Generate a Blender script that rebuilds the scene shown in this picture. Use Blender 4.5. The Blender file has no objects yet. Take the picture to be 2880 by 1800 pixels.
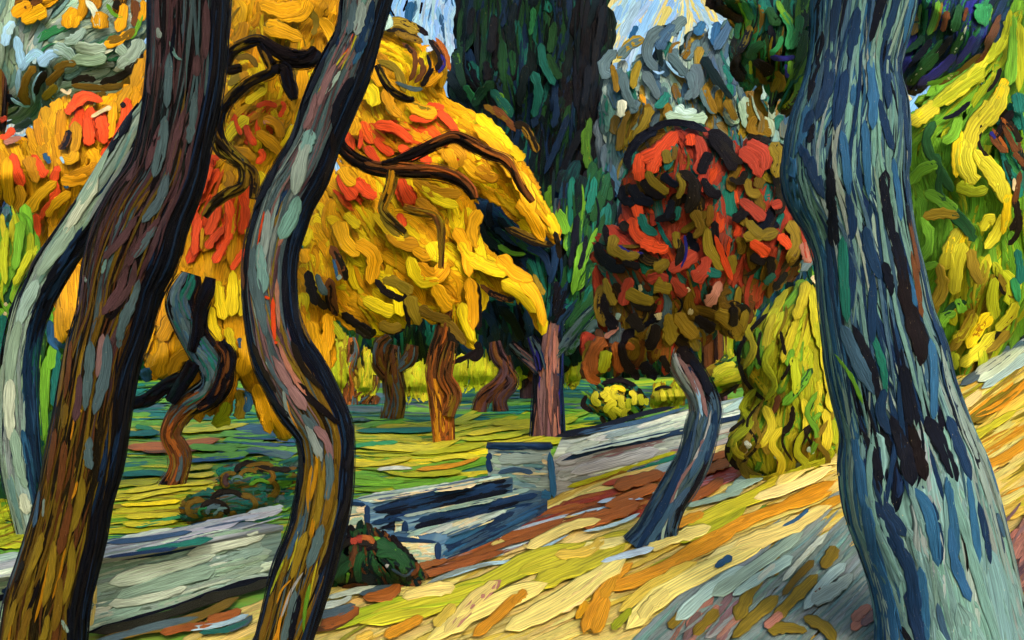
import bpy, math, random
import numpy as np
rng = np.random.default_rng(7)
scene = bpy.context.scene

# ------------------------------------------------------------------ camera
F, CX, HY, CAMZ = 2826.0, 1440.0, 1000.0, 1.8      # focal length and horizon, in photograph pixels
cam = bpy.data.objects.new('camera', bpy.data.cameras.new('camera'))
scene.collection.objects.link(cam); scene.camera = cam
cam.location = (0, 0, CAMZ); cam.rotation_euler = (math.radians(90), 0, 0)
cam.data.sensor_width = 36.0; cam.data.lens = 36.0 * F / 2880.0
cam.data.shift_y = (HY - 900.0) / 2880.0
cam.data.clip_start = 0.1; cam.data.clip_end = 2000

# ------------------------------------------------------------------ world, sun, exposure
SUN_EL, SUN_AZ = math.radians(33), math.radians(166)    # azimuth clockwise from +Y: behind the camera, to the left
w = bpy.data.worlds.new('World'); scene.world = w; w.use_nodes = True
wn = w.node_tree.nodes; bg = wn['Background']
st = wn.new('ShaderNodeTexSky'); st.sky_type = 'NISHITA'; st.sun_disc = False
st.sun_elevation = SUN_EL; st.sun_rotation = SUN_AZ
w.node_tree.links.new(st.outputs[0], bg.inputs[0]); bg.inputs[1].default_value = 0.15; st.dust_density = 6.0; st.ozone_density = 0.3
sl = bpy.data.lights.new('sun', 'SUN'); sl.energy = 1.3; sl.angle = math.radians(14); sl.color = (1.0, 0.93, 0.82)
so = bpy.data.objects.new('sun', sl); scene.collection.objects.link(so)
from mathutils import Vector
sd = Vector((math.sin(SUN_AZ)*math.cos(SUN_EL), math.cos(SUN_AZ)*math.cos(SUN_EL), math.sin(SUN_EL)))
so.rotation_euler = sd.to_track_quat('Z', 'Y').to_euler()
scene.view_settings.view_transform = 'Standard'; scene.view_settings.look = 'None'
scene.view_settings.exposure = 0.66; scene.view_settings.gamma = 1.0

# ------------------------------------------------------------------ colours
HEX = dict(Y='d8bb16', O='cd9410', o='ac7810', u='6a5214', D='18120a', N='080c1a', n='132c4c', B='27547a',
           T='628886', t='93b0aa', s='465b63', b='8dbbe2', c='a9c6d2', S='86a090', G='5c9026', L='98a01c',
           l='b2aa26', g='1b4424', e='186056', f='07181b', R='d2481e', r='9a3826', w='5c361a', x='93511f',
           m='7d5f62', M='4d363b', C='d9c56e', P='d5b646', Q='c98a1c', a='9aa0a2', v='26267c', k='0f090d',
           p='a26d5c', U='7b681a', E='2a7c4a', d='33506a', q='c8b98c', h='b8c4b0', z='7d8f8c', y='e2cf7e')
def lin(hx):
    c = [int(hx[i:i+2], 16)/255 for i in (0, 2, 4)]
    return np.array([x/12.92 if x <= .04045 else ((x+.055)/1.055)**2.4 for x in c])
COL = {k: lin(v) for k, v in HEX.items()}
GAIN = [1.0]

# ------------------------------------------------------------------ materials
def paint(name, bump=1.0, rough=0.5, streak=0.55, emit=0.0, dist=0.004, speck=0.5):
    m = bpy.data.materials.new(name); m.use_nodes = True
    nt = m.node_tree; N, Lk = nt.nodes, nt.links
    bs = N['Principled BSDF']; out = N['Material Output']
    a = N.new('ShaderNodeAttribute'); a.attribute_name = 'Col'
    b = N.new('ShaderNodeAttribute'); b.attribute_name = 'Tint'
    uv = N.new('ShaderNodeUVMap'); uv.uv_map = 'UVMap'
    mp = N.new('ShaderNodeMapping'); mp.inputs['Scale'].default_value = (0.22, 2.6, 1)
    Lk.new(uv.outputs[0], mp.inputs[0])
    n1 = N.new('ShaderNodeTexNoise'); n1.inputs['Scale'].default_value = 1.6; n1.inputs['Detail'].default_value = 4
    n1.inputs['Roughness'].default_value = 0.7; Lk.new(mp.outputs[0], n1.inputs['Vector'])
    r1 = N.new('ShaderNodeMapRange'); r1.inputs[1].default_value = .46; r1.inputs[2].default_value = .66
    r1.inputs[3].default_value = 0; r1.inputs[4].default_value = streak; Lk.new(n1.outputs[0], r1.inputs[0])
    mx = N.new('ShaderNodeMix'); mx.data_type = 'RGBA'
    Lk.new(r1.outputs[0], mx.inputs[0]); Lk.new(a.outputs[0], mx.inputs[6]); Lk.new(b.outputs[0], mx.inputs[7])
    mp3 = N.new('ShaderNodeMapping'); mp3.inputs['Scale'].default_value = (0.26, 5.0, 1); mp3.inputs['Location'].default_value = (7, 31, 0)
    Lk.new(uv.outputs[0], mp3.inputs[0])
    n3 = N.new('ShaderNodeTexNoise'); n3.inputs['Scale'].default_value = 1.5; n3.inputs['Detail'].default_value = 3; Lk.new(mp3.outputs[0], n3.inputs['Vector'])
    r3 = N.new('ShaderNodeMapRange'); r3.inputs[1].default_value = .3; r3.inputs[2].default_value = .7; r3.inputs[3].default_value = .5; r3.inputs[4].default_value = 1.38
    Lk.new(n3.outputs[0], r3.inputs[0])
    hs = N.new('ShaderNodeHueSaturation'); Lk.new(mx.outputs[2], hs.inputs['Color']); Lk.new(r3.outputs[0], hs.inputs['Value'])
    mp4 = N.new('ShaderNodeMapping'); mp4.inputs['Scale'].default_value = (3.0, 5.0, 1); Lk.new(uv.outputs[0], mp4.inputs[0])
    n4 = N.new('ShaderNodeTexNoise'); n4.inputs['Scale'].default_value = 1.3; n4.inputs['Detail'].default_value = 2; Lk.new(mp4.outputs[0], n4.inputs['Vector'])
    r4 = N.new('ShaderNodeMapRange'); r4.inputs[1].default_value = .705; r4.inputs[2].default_value = .76; r4.inputs[4].default_value = speck; Lk.new(n4.outputs[0], r4.inputs[0])
    m4 = N.new('ShaderNodeMix'); m4.data_type = 'RGBA'; m4.inputs[7].default_value = (.62, .5, .27, 1)
    Lk.new(r4.outputs[0], m4.inputs[0]); Lk.new(hs.outputs[0], m4.inputs[6]); mx = m4
    n2 = N.new('ShaderNodeTexNoise'); n2.inputs['Scale'].default_value = 3.2; n2.inputs['Detail'].default_value = 5
    n2.inputs['Roughness'].default_value = 0.65; Lk.new(mp.outputs[0], n2.inputs['Vector'])
    if emit:
        e = N.new('ShaderNodeEmission'); e.inputs[1].default_value = emit
        Lk.new(mx.outputs[2], e.inputs[0]); Lk.new(e.outputs[0], out.inputs[0]); N.remove(bs)
        return m
    bp = N.new('ShaderNodeBump'); bp.inputs['Strength'].default_value = bump; bp.inputs['Distance'].default_value = dist
    Lk.new(n2.outputs[0], bp.inputs['Height']); Lk.new(bp.outputs[0], bs.inputs['Normal'])
    Lk.new(mx.outputs[2], bs.inputs['Base Color'])
    bs.inputs['Roughness'].default_value = rough; bs.inputs['Specular IOR Level'].default_value = 0.07
    return m
MAT = {}
def mat_for(kind, d):
    key = (kind, round(math.log(max(d, 1))*2))
    if key not in MAT:
        MAT[key] = paint('%s_surface' % kind, bump=0.9, rough={'leaf': .5, 'bark': .45, 'ground': .5, 'stone': .65}[kind],
                         dist=d*0.0022, streak={'leaf': .6, 'bark': .6, 'ground': .55, 'stone': .35}[kind])
    return MAT[key]

# ------------------------------------------------------------------ pixel geometry
def unproj(P, d):
    """photograph pixel (x, y) at distance d along the view axis -> world point"""
    return np.stack([(P[..., 0]-CX)/F*d, d*np.ones(P.shape[:-1]), CAMZ-(P[..., 1]-HY)/F*d], -1)
def inside(poly, P):
    x, y = P[:, 0], P[:, 1]; r = np.zeros(len(P), bool); n = len(poly)
    for i in range(n):
        x1, y1 = poly[i]; x2, y2 = poly[(i+1) % n]
        c = (y1 > y) != (y2 > y)
        if y1 != y2: r ^= c & (x < (x2-x1)*(y-y1)/(y2-y1)+x1)
    return r
def edge_dist(poly, P):
    sh = P.shape[:-1]; Q = P.reshape(-1, 2); best = np.full(len(Q), 1e9); n = len(poly)
    for i in range(n):
        a = np.array(poly[i], float); b = np.array(poly[(i+1) % n], float); ab = b-a
        t = np.clip(((Q-a)@ab)/(ab@ab+1e-9), 0, 1)
        best = np.minimum(best, np.hypot(*(Q-(a+t[:, None]*ab)).T))
    ins = inside(poly, Q)
    return np.where(ins, best, 0).reshape(sh)
def wob(P, s, ph=0.):
    x, y = P[..., 0]/s, P[..., 1]/s
    return (np.sin(x*1.7+y*.9+ph)+np.sin(y*2.1-x*1.3+ph*2.)+np.sin(x*3.1+y*2.7+ph*3.)*.5)/2.5
def crown_map(poly, d, thick, soft=None, sign=-1, ph=0., lift=0.0):
    """a rounded crown: depth follows a dome over the outline, thick metres from middle to front (or to the back)"""
    xs = [p[0] for p in poly]; ys = [p[1] for p in poly]
    soft = soft or 0.42*min(max(xs)-min(xs), max(ys)-min(ys))
    gx = np.arange(min(xs)-60, max(xs)+80, 14.); gy = np.arange(min(ys)-60, max(ys)+80, 14.)
    GX, GY = np.meshgrid(gx, gy); G = np.stack([GX, GY], -1)
    e = np.clip(edge_dist(poly, G)/soft, 0, 1); dome = np.sin(e*np.pi/2)**.8
    D = d + sign*thick*dome + wob(G, 90., ph)*thick*.10
    def f(P, h):
        ix = np.clip((P[..., 0]-gx[0])/14., 0, len(gx)-1.001); iy = np.clip((P[..., 1]-gy[0])/14., 0, len(gy)-1.001)
        i0 = ix.astype(int); j0 = iy.astype(int); fx = ix-i0; fy = iy-j0
        dd = (D[j0, i0]*(1-fx)+D[j0, i0+1]*fx)*(1-fy)+(D[j0+1, i0]*(1-fx)+D[j0+1, i0+1]*fx)*fy
        k = (h+lift)*d/F
        return unproj(P, dd + sign*k)
    return f
def plane_map(p0, n):
    p0 = np.array(p0, float); n = np.array(n, float); n /= np.linalg.norm(n)
    o = np.array([0, 0, CAMZ])
    if (o-p0)@n < 0: n = -n
    def f(P, h):
        r = unproj(P, np.ones(P.shape[:-1]))-o
        t = ((p0-o)@n)/(r@n)
        return o+r*t[..., None]+n*(h*np.abs(t)/F)[..., None]
    return f

# ------------------------------------------------------------------ mesh builder
VV = np.array([-1, -.82, -.45, 0, .45, .82, 1.0]); NL = 12
def catmull(pts, n):
    p = np.array(pts, float)
    if len(p) == 2: t = np.linspace(0, 1, n)[:, None]; return p[0]*(1-t)+p[1]*t
    q = np.vstack([2*p[0]-p[1], p, 2*p[-1]-p[-2]]); out = []
    for i in range(1, len(q)-2):
        t = np.linspace(0, 1, 12, endpoint=False)[:, None]
        a, b, c, d = q[i-1], q[i], q[i+1], q[i+2]
        out.append(.5*((2*b)+(-a+c)*t+(2*a-5*b+4*c-d)*t*t+(-a+3*b-3*c+d)*t**3))
    out.append(p[-1:]); o = np.vstack(out)
    s = np.r_[0, np.cumsum(np.hypot(*np.diff(o[:, :2], axis=0).T))]
    u = np.linspace(0, s[-1], n)
    return np.stack([np.interp(u, s, o[:, k]) for k in range(o.shape[1])], -1)
class Mesh:
    def __init__(s): s.V, s.Fc, s.C, s.T, s.U, s.n = [], [], [], [], [], 0
    def raw(s, V, Fc, C, T, U):
        s.V.append(V); s.Fc.append(Fc+s.n); s.C.append(C); s.T.append(T); s.U.append(U); s.n += len(V)
    def strokes(s, mapf, C2, W, col, tint, base, relief=.17, blunt=6.):
        """C2 (n,NL,2) centre lines, W widths, col/tint (n,3), base height"""
        n = len(C2)
        if not n: return
        tg = np.gradient(C2, axis=1); L = np.hypot(tg[..., 0], tg[..., 1])+1e-6; tg /= L[..., None]
        nm = np.stack([-tg[..., 1], tg[..., 0]], -1)
        u = np.linspace(-1, 1, NL); tap = np.sqrt(np.clip(1-np.abs(u)**blunt, 0, 1))*.94+.06
        asym = 1+rng.uniform(-.28, .28, (n, 1))*u[None]
        ww = W[:, None]*tap[None]*asym*(1+.11*rng.standard_normal((n, NL)))*.5
        P = C2[:, :, None]+nm[:, :, None]*(ww[..., None]*VV[None, None])[..., None]
        prof = np.array([0, .75, .85, .8, .85, .75, 0])
        prof = prof[None]*(1+.30*rng.standard_normal((n, 7)))+np.array([0, .5, 0, 0, 0, .5, 0])[None]*rng.random((n, 7))
        lon = (.55+.45*tap)[None]*(1+.14*rng.standard_normal((n, NL)))
        H = base[:, None, None]+.5*relief*W[:, None, None]*np.clip(prof[:, None]*lon[..., None], -.1, 2.0)
        top = mapf(P, H)
        bot = mapf(C2, base[:, None]-.12*W[:, None]*np.ones((1, NL)))
        R = np.concatenate([top, bot[:, :, None]], 2)                  # n,NL,8,3
        idx = np.arange(n*NL*8).reshape(n, NL, 8); nx = np.roll(idx, -1, 2)
        f = np.stack([idx[:, :-1], nx[:, :-1], nx[:, 1:], idx[:, 1:]], -1).reshape(-1, 4)
        ul = np.cumsum(L, 1)/W[:, None]+rng.uniform(0, 400, (n, 1))
        U = np.stack([np.repeat(ul[..., None], 8, 2), np.broadcast_to(np.r_[VV, 0][None, None], (n, NL, 8))+rng.uniform(0, 300, (n, 1, 1))], -1)
        k = NL*8
        s.raw(R.reshape(-1, 3), f, np.repeat(col, k, 0), np.repeat(tint, k, 0), U.reshape(-1, 2))
    def box(s, corners, code, tint=None):
        """8 world corners: 4 bottom then 4 top, same order"""
        V = np.array(corners, float)
        f = np.array([[3, 2, 1, 0], [4, 5, 6, 7], [0, 1, 5, 4], [1, 2, 6, 5], [2, 3, 7, 6], [3, 0, 4, 7]])
        c = np.repeat(COL[code][None], 8, 0); t = np.repeat(COL[tint or code][None], 8, 0)
        s.raw(V, f, c, t, V[:, [0, 2]]*6)
    def build(s, name, mat, parent=None, origin=None, smooth=True):
        V = np.concatenate(s.V); Fc = np.concatenate(s.Fc); C = np.clip(np.concatenate(s.C)*GAIN[0], 0, .92); T = np.clip(np.concatenate(s.T)*GAIN[0], 0, .92); U = np.concatenate(s.U)
        if origin is not None: V = V-np.array(origin)
        me = bpy.data.meshes.new(name); me.vertices.add(len(V)); me.vertices.foreach_set('co', V.astype(np.float32).ravel())
        me.loops.add(Fc.size); me.loops.foreach_set('vertex_index', Fc.astype(np.int32).ravel())
        me.polygons.add(len(Fc)); me.polygons.foreach_set('loop_start', np.arange(0, Fc.size, 4, dtype=np.int32))
        me.polygons.foreach_set('use_smooth', np.full(len(Fc), smooth))
        me.update(calc_edges=True)
        for nm_, A in (('Col', C), ('Tint', T)):
            at = me.attributes.new(nm_, 'FLOAT_COLOR', 'POINT')
            at.data.foreach_set('color', np.concatenate([A, np.ones((len(A), 1))], 1).astype(np.float32).ravel())
        uv = me.uv_layers.new(name='UVMap'); uv.data.foreach_set('uv', U[Fc.ravel()].astype(np.float32).ravel())
        me.materials.append(mat)
        o = bpy.data.objects.new(name, me); scene.collection.objects.link(o)
        if parent is not None: o.parent = parent
        elif origin is not None: o.location = origin
        return o

def field(dirs, P):
    dr = np.array(dirs, float); a = np.radians(dr[:, 2])*2
    d2 = ((P[:, None]-dr[None, :, :2])**2).sum(-1)+900.
    w_ = 1/d2**1.6
    return .5*np.arctan2((w_*np.sin(a)).sum(1), (w_*np.cos(a)).sum(1))
def pick(pal, n):
    i = rng.integers(0, len(pal), n); return np.array([COL[pal[j]] for j in i])
def jitter(c, amt=.10):
    n = len(c); g = 1+amt*rng.standard_normal((n, 1)); h = 1+amt*.5*rng.standard_normal((n, 3))
    return np.clip(c*g*h, .002, .95)
def fill(M, mapf, poly, pal, dirs, L=110, W=26, dens=1., bend=10, ja=9, base=0., lj=2.6, relief=.17, tintpal=None, clip=.65, blunt=5., thin=.22):
    relief *= .55
    """cover an outline with raised strokes that follow a direction field"""
    if isinstance(dirs, (int, float)): dirs = [(0, 0, dirs)]
    xs = [p[0] for p in poly]; ys = [p[1] for p in poly]
    area = (max(xs)-min(xs))*(max(ys)-min(ys)); n = int(area*dens*1.9/(L*W))+1
    P = np.stack([rng.uniform(min(xs), max(xs), n), rng.uniform(min(ys), max(ys), n)], -1)
    P = P[inside(poly, P)]; n = len(P)
    if not n: return
    LL = L*rng.uniform(.6, 1.3, n); WW = W*rng.uniform(.7, 1.3, n)
    da = np.radians(ja)*rng.standard_normal(n); bd = np.radians(bend)*rng.standard_normal(n)
    def trace(sgn):
        p = P.copy(); out = []; prev = None
        for k in range(6 if sgn > 0 else 5):
            a = field(dirs, p)+da+sgn*(k+.5)/6*bd; v = np.stack([np.cos(a), np.sin(a)], -1)
            if prev is None: v *= sgn
            else: v *= np.sign((v*prev).sum(1)+1e-9)[:, None]
            prev = v; p = p+v*(LL/11)[:, None]; out.append(p)
        return out
    b = trace(-1); a = trace(1)
    C2 = np.stack(b[::-1]+[P]+a, 1)
    if clip:
        e = (inside(poly, C2[:, 0])*1.+inside(poly, C2[:, -1]))
        keep = (e >= 2) if clip == 2 else (e >= 1) | (rng.random(n) > clip); C2, WW = C2[keep], WW[keep]; n = len(C2)
        if not n: return
    c = jitter(pick(pal, n)); t = jitter(pick(tintpal or pal, n))
    M.strokes(mapf, C2, WW, c, t*.7+c*.3, base+rng.uniform(0, lj, n), relief, blunt)
    if thin: fill(M, mapf, poly, pal, dirs, L*1.15, W*.32, dens*thin, bend, ja*.7, base+lj*.5+W*relief*1.1, lj, relief*1.1, tintpal, clip, 3., 0)
def hand(M, mapf, text, base=8., relief=.085, amt=.06, blunt=7.):
    """explicit strokes, one per ';' : colour(s) width x,y x,y ..."""
    C2, W, c, t, B = [], [], [], [], []
    for item in text.replace('\n', ' ').split(';'):
        q = item.split()
        if not q: continue
        pts = [tuple(map(float, s.split(','))) for s in q[2:]]
        if len(pts) < 2: continue
        C2.append(catmull(pts, NL)); W.append(float(q[1])*(.8 if q[0][0] in 'kNDnfuw' else 1.)); c.append(COL[q[0][0]]); t.append(COL[q[0][-1]]); B.append(base+len(B)*.12 % 6)
    if C2: M.strokes(mapf, np.array(C2), np.array(W), jitter(np.array(c), amt), jitter(np.clip(np.array(t)*rng.choice([.5, 1.5], (len(t), 1))+.012, 0, .9), amt), np.array(B), relief, blunt)

# ------------------------------------------------------------------ tubes (trunks, branches)
class Tube:
    """centre line in photograph pixels + half width + distance; round in section"""
    def __init__(s, pts, d, n=60, flat=1.0):
        # pts: (x, y, width) or (x, y, width, d)
        p = [(a[0], a[1], a[2]*.5, a[3] if len(a) > 3 else d) for a in pts]
        s.c = catmull(p, n); s.d = d; s.n = n; s.flat = flat
        t = np.gradient(s.c[:, :2], axis=0); t /= np.hypot(t[:, 0], t[:, 1])[:, None]
        s.t = t; s.nm = np.stack([t[:, 1], -t[:, 0]], -1)
        s.nm *= np.where(s.nm[:, :1] < 0, -1, 1) if abs(t[:, 1]).mean() > abs(t[:, 0]).mean() else 1
        s.len = np.hypot(*np.diff(s.c[:, :2], axis=0).T).sum()
    def pos(s, u, th, h):
        """u in 0..len, th angle (0 faces the camera), h outwards in pixels"""
        i = np.clip(u/s.len*(s.n-1), 0, s.n-1.001); k = i.astype(int); f = (i-k)[..., None]
        c = s.c[k]*(1-f)+s.c[k+1]*f; nm = s.nm[k]*(1-f)+s.nm[k+1]*f
        r = c[..., 2]+h
        off = r*np.sin(th); P = c[..., :2]+nm*off[..., None]
        d = c[..., 3]; back = r*np.cos(th)*d/F*s.flat
        w_ = unproj(P, d); w_[..., 1] -= back
        return w_
    def skin(s, M, code, tint=None, seg=16, taper_end=True):
        u = np.linspace(0, s.len, s.n); th = np.linspace(0, 2*np.pi, seg, endpoint=False)
        U, TH = np.meshgrid(u, th, indexing='ij')
        V = s.pos(U, TH, np.zeros(U.shape)-.5); idx = np.arange(s.n*seg).reshape(s.n, seg); nx = np.roll(idx, -1, 1)
        f = np.stack([idx[:-1], nx[:-1], nx[1:], idx[1:]], -1).reshape(-1, 4)
        n = s.n*seg; uv = np.stack([U/40., TH*3], -1).reshape(-1, 2)
        M.raw(V.reshape(-1, 3), f, np.repeat(COL[code][None], n, 0), np.repeat(COL[tint or code][None], n, 0), uv)
        for ring in (idx[0], idx[-1]):           # end caps
            cap = []
            for j in range(0, seg//2-1): cap.append([ring[j], ring[j+1], ring[seg-2-j], ring[seg-1-j]])
            M.Fc.append(np.array(cap)+(M.n-n)) if cap else None
    def mapf(s, P, h):
        """P[...,0] = u, P[...,1] = lateral arc in pixels"""
        u = P[..., 0]; i = np.clip((u/s.len*(s.n-1)), 0, s.n-1.001).astype(int); r = s.c[i, 2]
        return s.pos(u, P[..., 1]/np.maximum(r, 2), h)
    def cover(s, M, zones, base=0., wrap=True):
        if wrap:
            s.cover(M, zones, base, False)
            s.cover(M, [(a, b, c, d_, p, L*1.5, W*.36, dn*.22) for (a, b, c, d_, p, L, W, dn) in zones], base+6, False); return
        """zones: (u0, u1, a0, a1, palette, L, W, density): a = angle as a fraction of 90 degrees, 0 faces the camera"""
        for (u0, u1, a0, a1, pal, L, W, dens) in zones:
            i0, i1 = int(u0*(s.n-1)), int(u1*(s.n-1)); rm = s.c[i0:i1+1, 2].mean()
            n = int((u1-u0)*s.len*(a1-a0)*math.pi/2*rm*dens*1.9/(L*W))+1
            u = rng.uniform(u0, u1, n)*s.len; a = rng.uniform(a0, a1, n)*math.pi/2
            LL = L*rng.uniform(.6, 1.3, n); WW = W*rng.uniform(.7, 1.3, n)
            t = np.linspace(-.5, .5, NL)[None]
            uu = np.clip(u[:, None]+LL[:, None]*t, 0, s.len)
            ii = np.clip((uu/s.len*(s.n-1)).astype(int), 0, s.n-1)
            aa = a[:, None]+(rng.normal(0, .12, (n, 1))*t*2+rng.normal(0, .06, (n, 1))*(t*2)**2)
            C2 = np.stack([uu, aa*s.c[ii, 2]], -1)
            c = jitter(pick(pal, n)); tt = jitter(pick(pal, n))
            M.strokes(s.mapf, C2, WW, c, tt*.5+c*.5, base+rng.uniform(0, 3, n), .17, 4.)
    def pix(s, M, text, base=9., relief=.075, wf=.82, blunt=3.2, lf=1.):
        """explicit strokes given in photograph pixels, laid on the side of the trunk that faces the camera"""
        for item in text.replace('\n', ' ').split(';'):
            q = item.split()
            if not q: continue
            p = catmull([tuple(map(float, a.split(','))) for a in q[2:]], NL)
            k = np.array([np.argmin(((s.c[:, :2]-a)**2).sum(1)) for a in p])
            rel = p-s.c[k, :2]; u = k/(s.n-1)*s.len+(rel*s.t[k]).sum(1)
            u = u.mean()+(u-u.mean())*lf; lat = (rel*s.nm[k]).sum(1)/s.c[k, 2]; th = np.arcsin(np.clip(lat, -.97, .97))
            C2 = np.stack([np.clip(u, 0, s.len), th*s.c[k, 2]], -1)[None]
            M.strokes(s.mapf, C2, np.array([float(q[1])*wf]), jitter(COL[q[0][0]][None], .05), jitter(COL[q[0][-1]][None], .05), np.array([base]), relief, blunt)

# ------------------------------------------------------------------ things
def meta(o, label=None, cat=None, group=None, kind=None):
    if label: o['label'] = label
    if cat: o['category'] = cat
    if group: o['group'] = group
    if kind: o['kind'] = kind
    return o
class Thing:
    """an Empty at the base of a thing; parts are built in world space and kept there under it"""
    def __init__(s, name, base, label, cat, group=None):
        s.o = bpy.data.objects.new(name, None); scene.collection.objects.link(s.o)
        s.base = np.array(base, float); s.o.location = base; s.o.empty_display_size = .2
        meta(s.o, label, cat, group)
    def part(s, M, name, mat, parent=None, label=None):
        o = M.build(name, mat, None, None)
        V = s.base
        o.data.transform(__import__('mathutils').Matrix.Translation(tuple(-V)))
        o.parent = parent or s.o
        if label: o['label'] = label
        return o
# ================================================================== SETTING
def ctl(px, py, d): return ((px-CX)/F*d, d, CAMZ-(py-HY)/F*d)
CTL = [ctl(*a) for a in [(0, 1800, 6.4), (700, 1800, 6.4), (1440, 1800, 6.3), (2100, 1800, 6.2), (2880, 1800, 5.7), (760, 1640, 7.95), (1240, 1600, 8.5),
       (1800, 1540, 9.2), (1450, 1480, 10.6), (1560, 1405, 12), (1930, 1290, 14.5), (2150, 1215, 16.5), (2000, 1500, 9.2), (2380, 1333, 10.5),
       (2800, 1180, 11), (2880, 1010, 13), (2880, 975, 14.5), (2700, 1130, 12), (400, 1460, 11), (900, 1400, 12.7), (1300, 1300, 17), (500, 1250, 20.3),
       (1300, 1150, 34), (500, 1120, 42), (1700, 1110, 40), (2200, 1330, 11), (1540, 1231, 22), (1248, 1258, 19.7), (1740, 1192, 25), (1000, 1190, 26.7), (1880, 1150, 29), (1420, 1300, 16.5)]]
CTL += [(-12, 8, 0), (-20, 30, 0), (-30, 60, 0), (0, 70, 0), (20, 60, .6), (12, 40, 1.0), (9, 22, 1.8), (9, 10, 2.0), (6, 3, 1.0), (0, 0, 0), (-8, 0, 0), (14, 14, 2.6), (16, 4, 2.2), (-14, -8, 0), (14, -8, 1.2), (30, 90, .6), (-40, 100, 0)]
CA = np.array(CTL, float)
def rk(a, b): return np.sqrt(((a[:, None, :2]-b[None, :, :2])**2).sum(-1)+.3)
_K = rk(CA, CA)-.02*np.eye(len(CA)); _one = np.ones((len(CA), 1))
_sol = np.linalg.solve(np.block([[_K, _one], [_one.T, np.zeros((1, 1))]]), np.r_[CA[:, 2], 0])
def ground_z(x, y):
    x = np.asarray(x, float); y = np.asarray(y, float); sh = x.shape
    Q = np.stack([np.clip(x.ravel(), -40, 40), np.clip(y.ravel(), -15, 100)], -1)
    z = rk(Q, CA)@_sol[:-1]+_sol[-1]
    return np.clip(z, -.3, 4).reshape(sh)
# pixel -> ground depth table (ray march), for rows below the crest of the lawn
GXs = np.arange(-700, 3700, 40.); GYs = np.r_[np.arange(960, 1110, 10.), np.arange(1110, 2200, 20.)]
_gx, _gy = np.meshgrid(GXs, GYs); _dep = np.full(_gx.shape, np.nan)
_ds = np.geomspace(3.6, 95, 420); _prev = None
for _d in _ds:
    X = (_gx-CX)/F*_d; Zr = CAMZ-(_gy-HY)/F*_d
    df = Zr-ground_z(X, np.full(X.shape, _d))
    if _prev is not None:
        hit = np.isnan(_dep) & (df <= 0)
        tt = _prev/(np.maximum(_prev-df, 1e-6)); _dep[hit] = (_pd+(_d-_pd)*tt)[hit]
    _prev, _pd = df, _d
_dep[np.isnan(_dep)] = 95.
def ground_depth(P):
    fx = np.clip((P[..., 0]-GXs[0])/40., 0, len(GXs)-1.001); fy = np.interp(P[..., 1], GYs, np.arange(len(GYs))); fy = np.clip(fy, 0, len(GYs)-1.001)
    i = fx.astype(int); j = fy.astype(int); fx = fx-i; fy = fy-j
    return 1/((1/_dep[j, i]*(1-fx)+1/_dep[j, i+1]*fx)*(1-fy)+(1/_dep[j+1, i]*(1-fx)+1/_dep[j+1, i+1]*fx)*fy)
def ground_map(P, h):
    d = ground_depth(P); W_ = unproj(P, d); W_[..., 2] = ground_z(W_[..., 0], W_[..., 1])+.012+h*d/F*.55
    return W_
def gpoint(px, py):
    v = ground_map(np.array([[px, py]], float), np.array([0.]))[0]; v[2] -= .012; return v

# the ground: one sheet out to the horizon
xs = np.r_[-600, -300, -150, -80, -50, np.linspace(-40, 40, 161), 50, 80, 150, 300, 600]; ys = np.r_[-300, -100, -40, -20, np.linspace(-15, 20, 120), np.linspace(20.5, 100, 110), 130, 200, 400, 900]
GX, GY = np.meshgrid(xs, ys); GZ = ground_z(GX, GY)
V = np.stack([GX, GY, GZ], -1).reshape(-1, 3); nx_ = len(xs)
ix = np.arange(len(V)).reshape(GX.shape)
Fq = np.stack([ix[:-1, :-1], ix[:-1, 1:], ix[1:, 1:], ix[1:, :-1]], -1).reshape(-1, 4)
me = bpy.data.meshes.new('ground'); me.from_pydata(V.tolist(), [], Fq.tolist()); me.polygons.foreach_set('use_smooth', np.full(len(Fq), True))
gm = bpy.data.materials.new('earth_and_grass'); gm.use_nodes = True; nt = gm.node_tree
tc = nt.nodes.new('ShaderNodeTexCoord'); mp = nt.nodes.new('ShaderNodeMapping'); mp.inputs['Scale'].default_value = (.25, 1.1, 1)
nz = nt.nodes.new('ShaderNodeTexNoise'); nz.inputs['Scale'].default_value = 1.5; nz.inputs['Detail'].default_value = 6
cr = nt.nodes.new('ShaderNodeValToRGB'); e = cr.color_ramp.elements
for el, k, pos in ((e[0], 'g', .32), (e[1], 'U', .62)): el.position = pos; el.color = (*COL[k], 1)
e2 = cr.color_ramp.elements.new(.48); e2.color = (*COL['G'], 1)
nt.links.new(tc.outputs['Object'], mp.inputs[0]); nt.links.new(mp.outputs[0], nz.inputs['Vector']); nt.links.new(nz.outputs[0], cr.inputs[0])
bs = nt.nodes['Principled BSDF']; nt.links.new(cr.outputs[0], bs.inputs['Base Color']); bs.inputs['Roughness'].default_value = .8
bp = nt.nodes.new('ShaderNodeBump'); bp.inputs['Distance'].default_value = .03; nt.links.new(nz.outputs[0], bp.inputs['Height']); nt.links.new(bp.outputs[0], bs.inputs['Normal'])
me.materials.append(gm); go = bpy.data.objects.new('ground', me); scene.collection.objects.link(go); meta(go, kind='structure')

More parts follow.
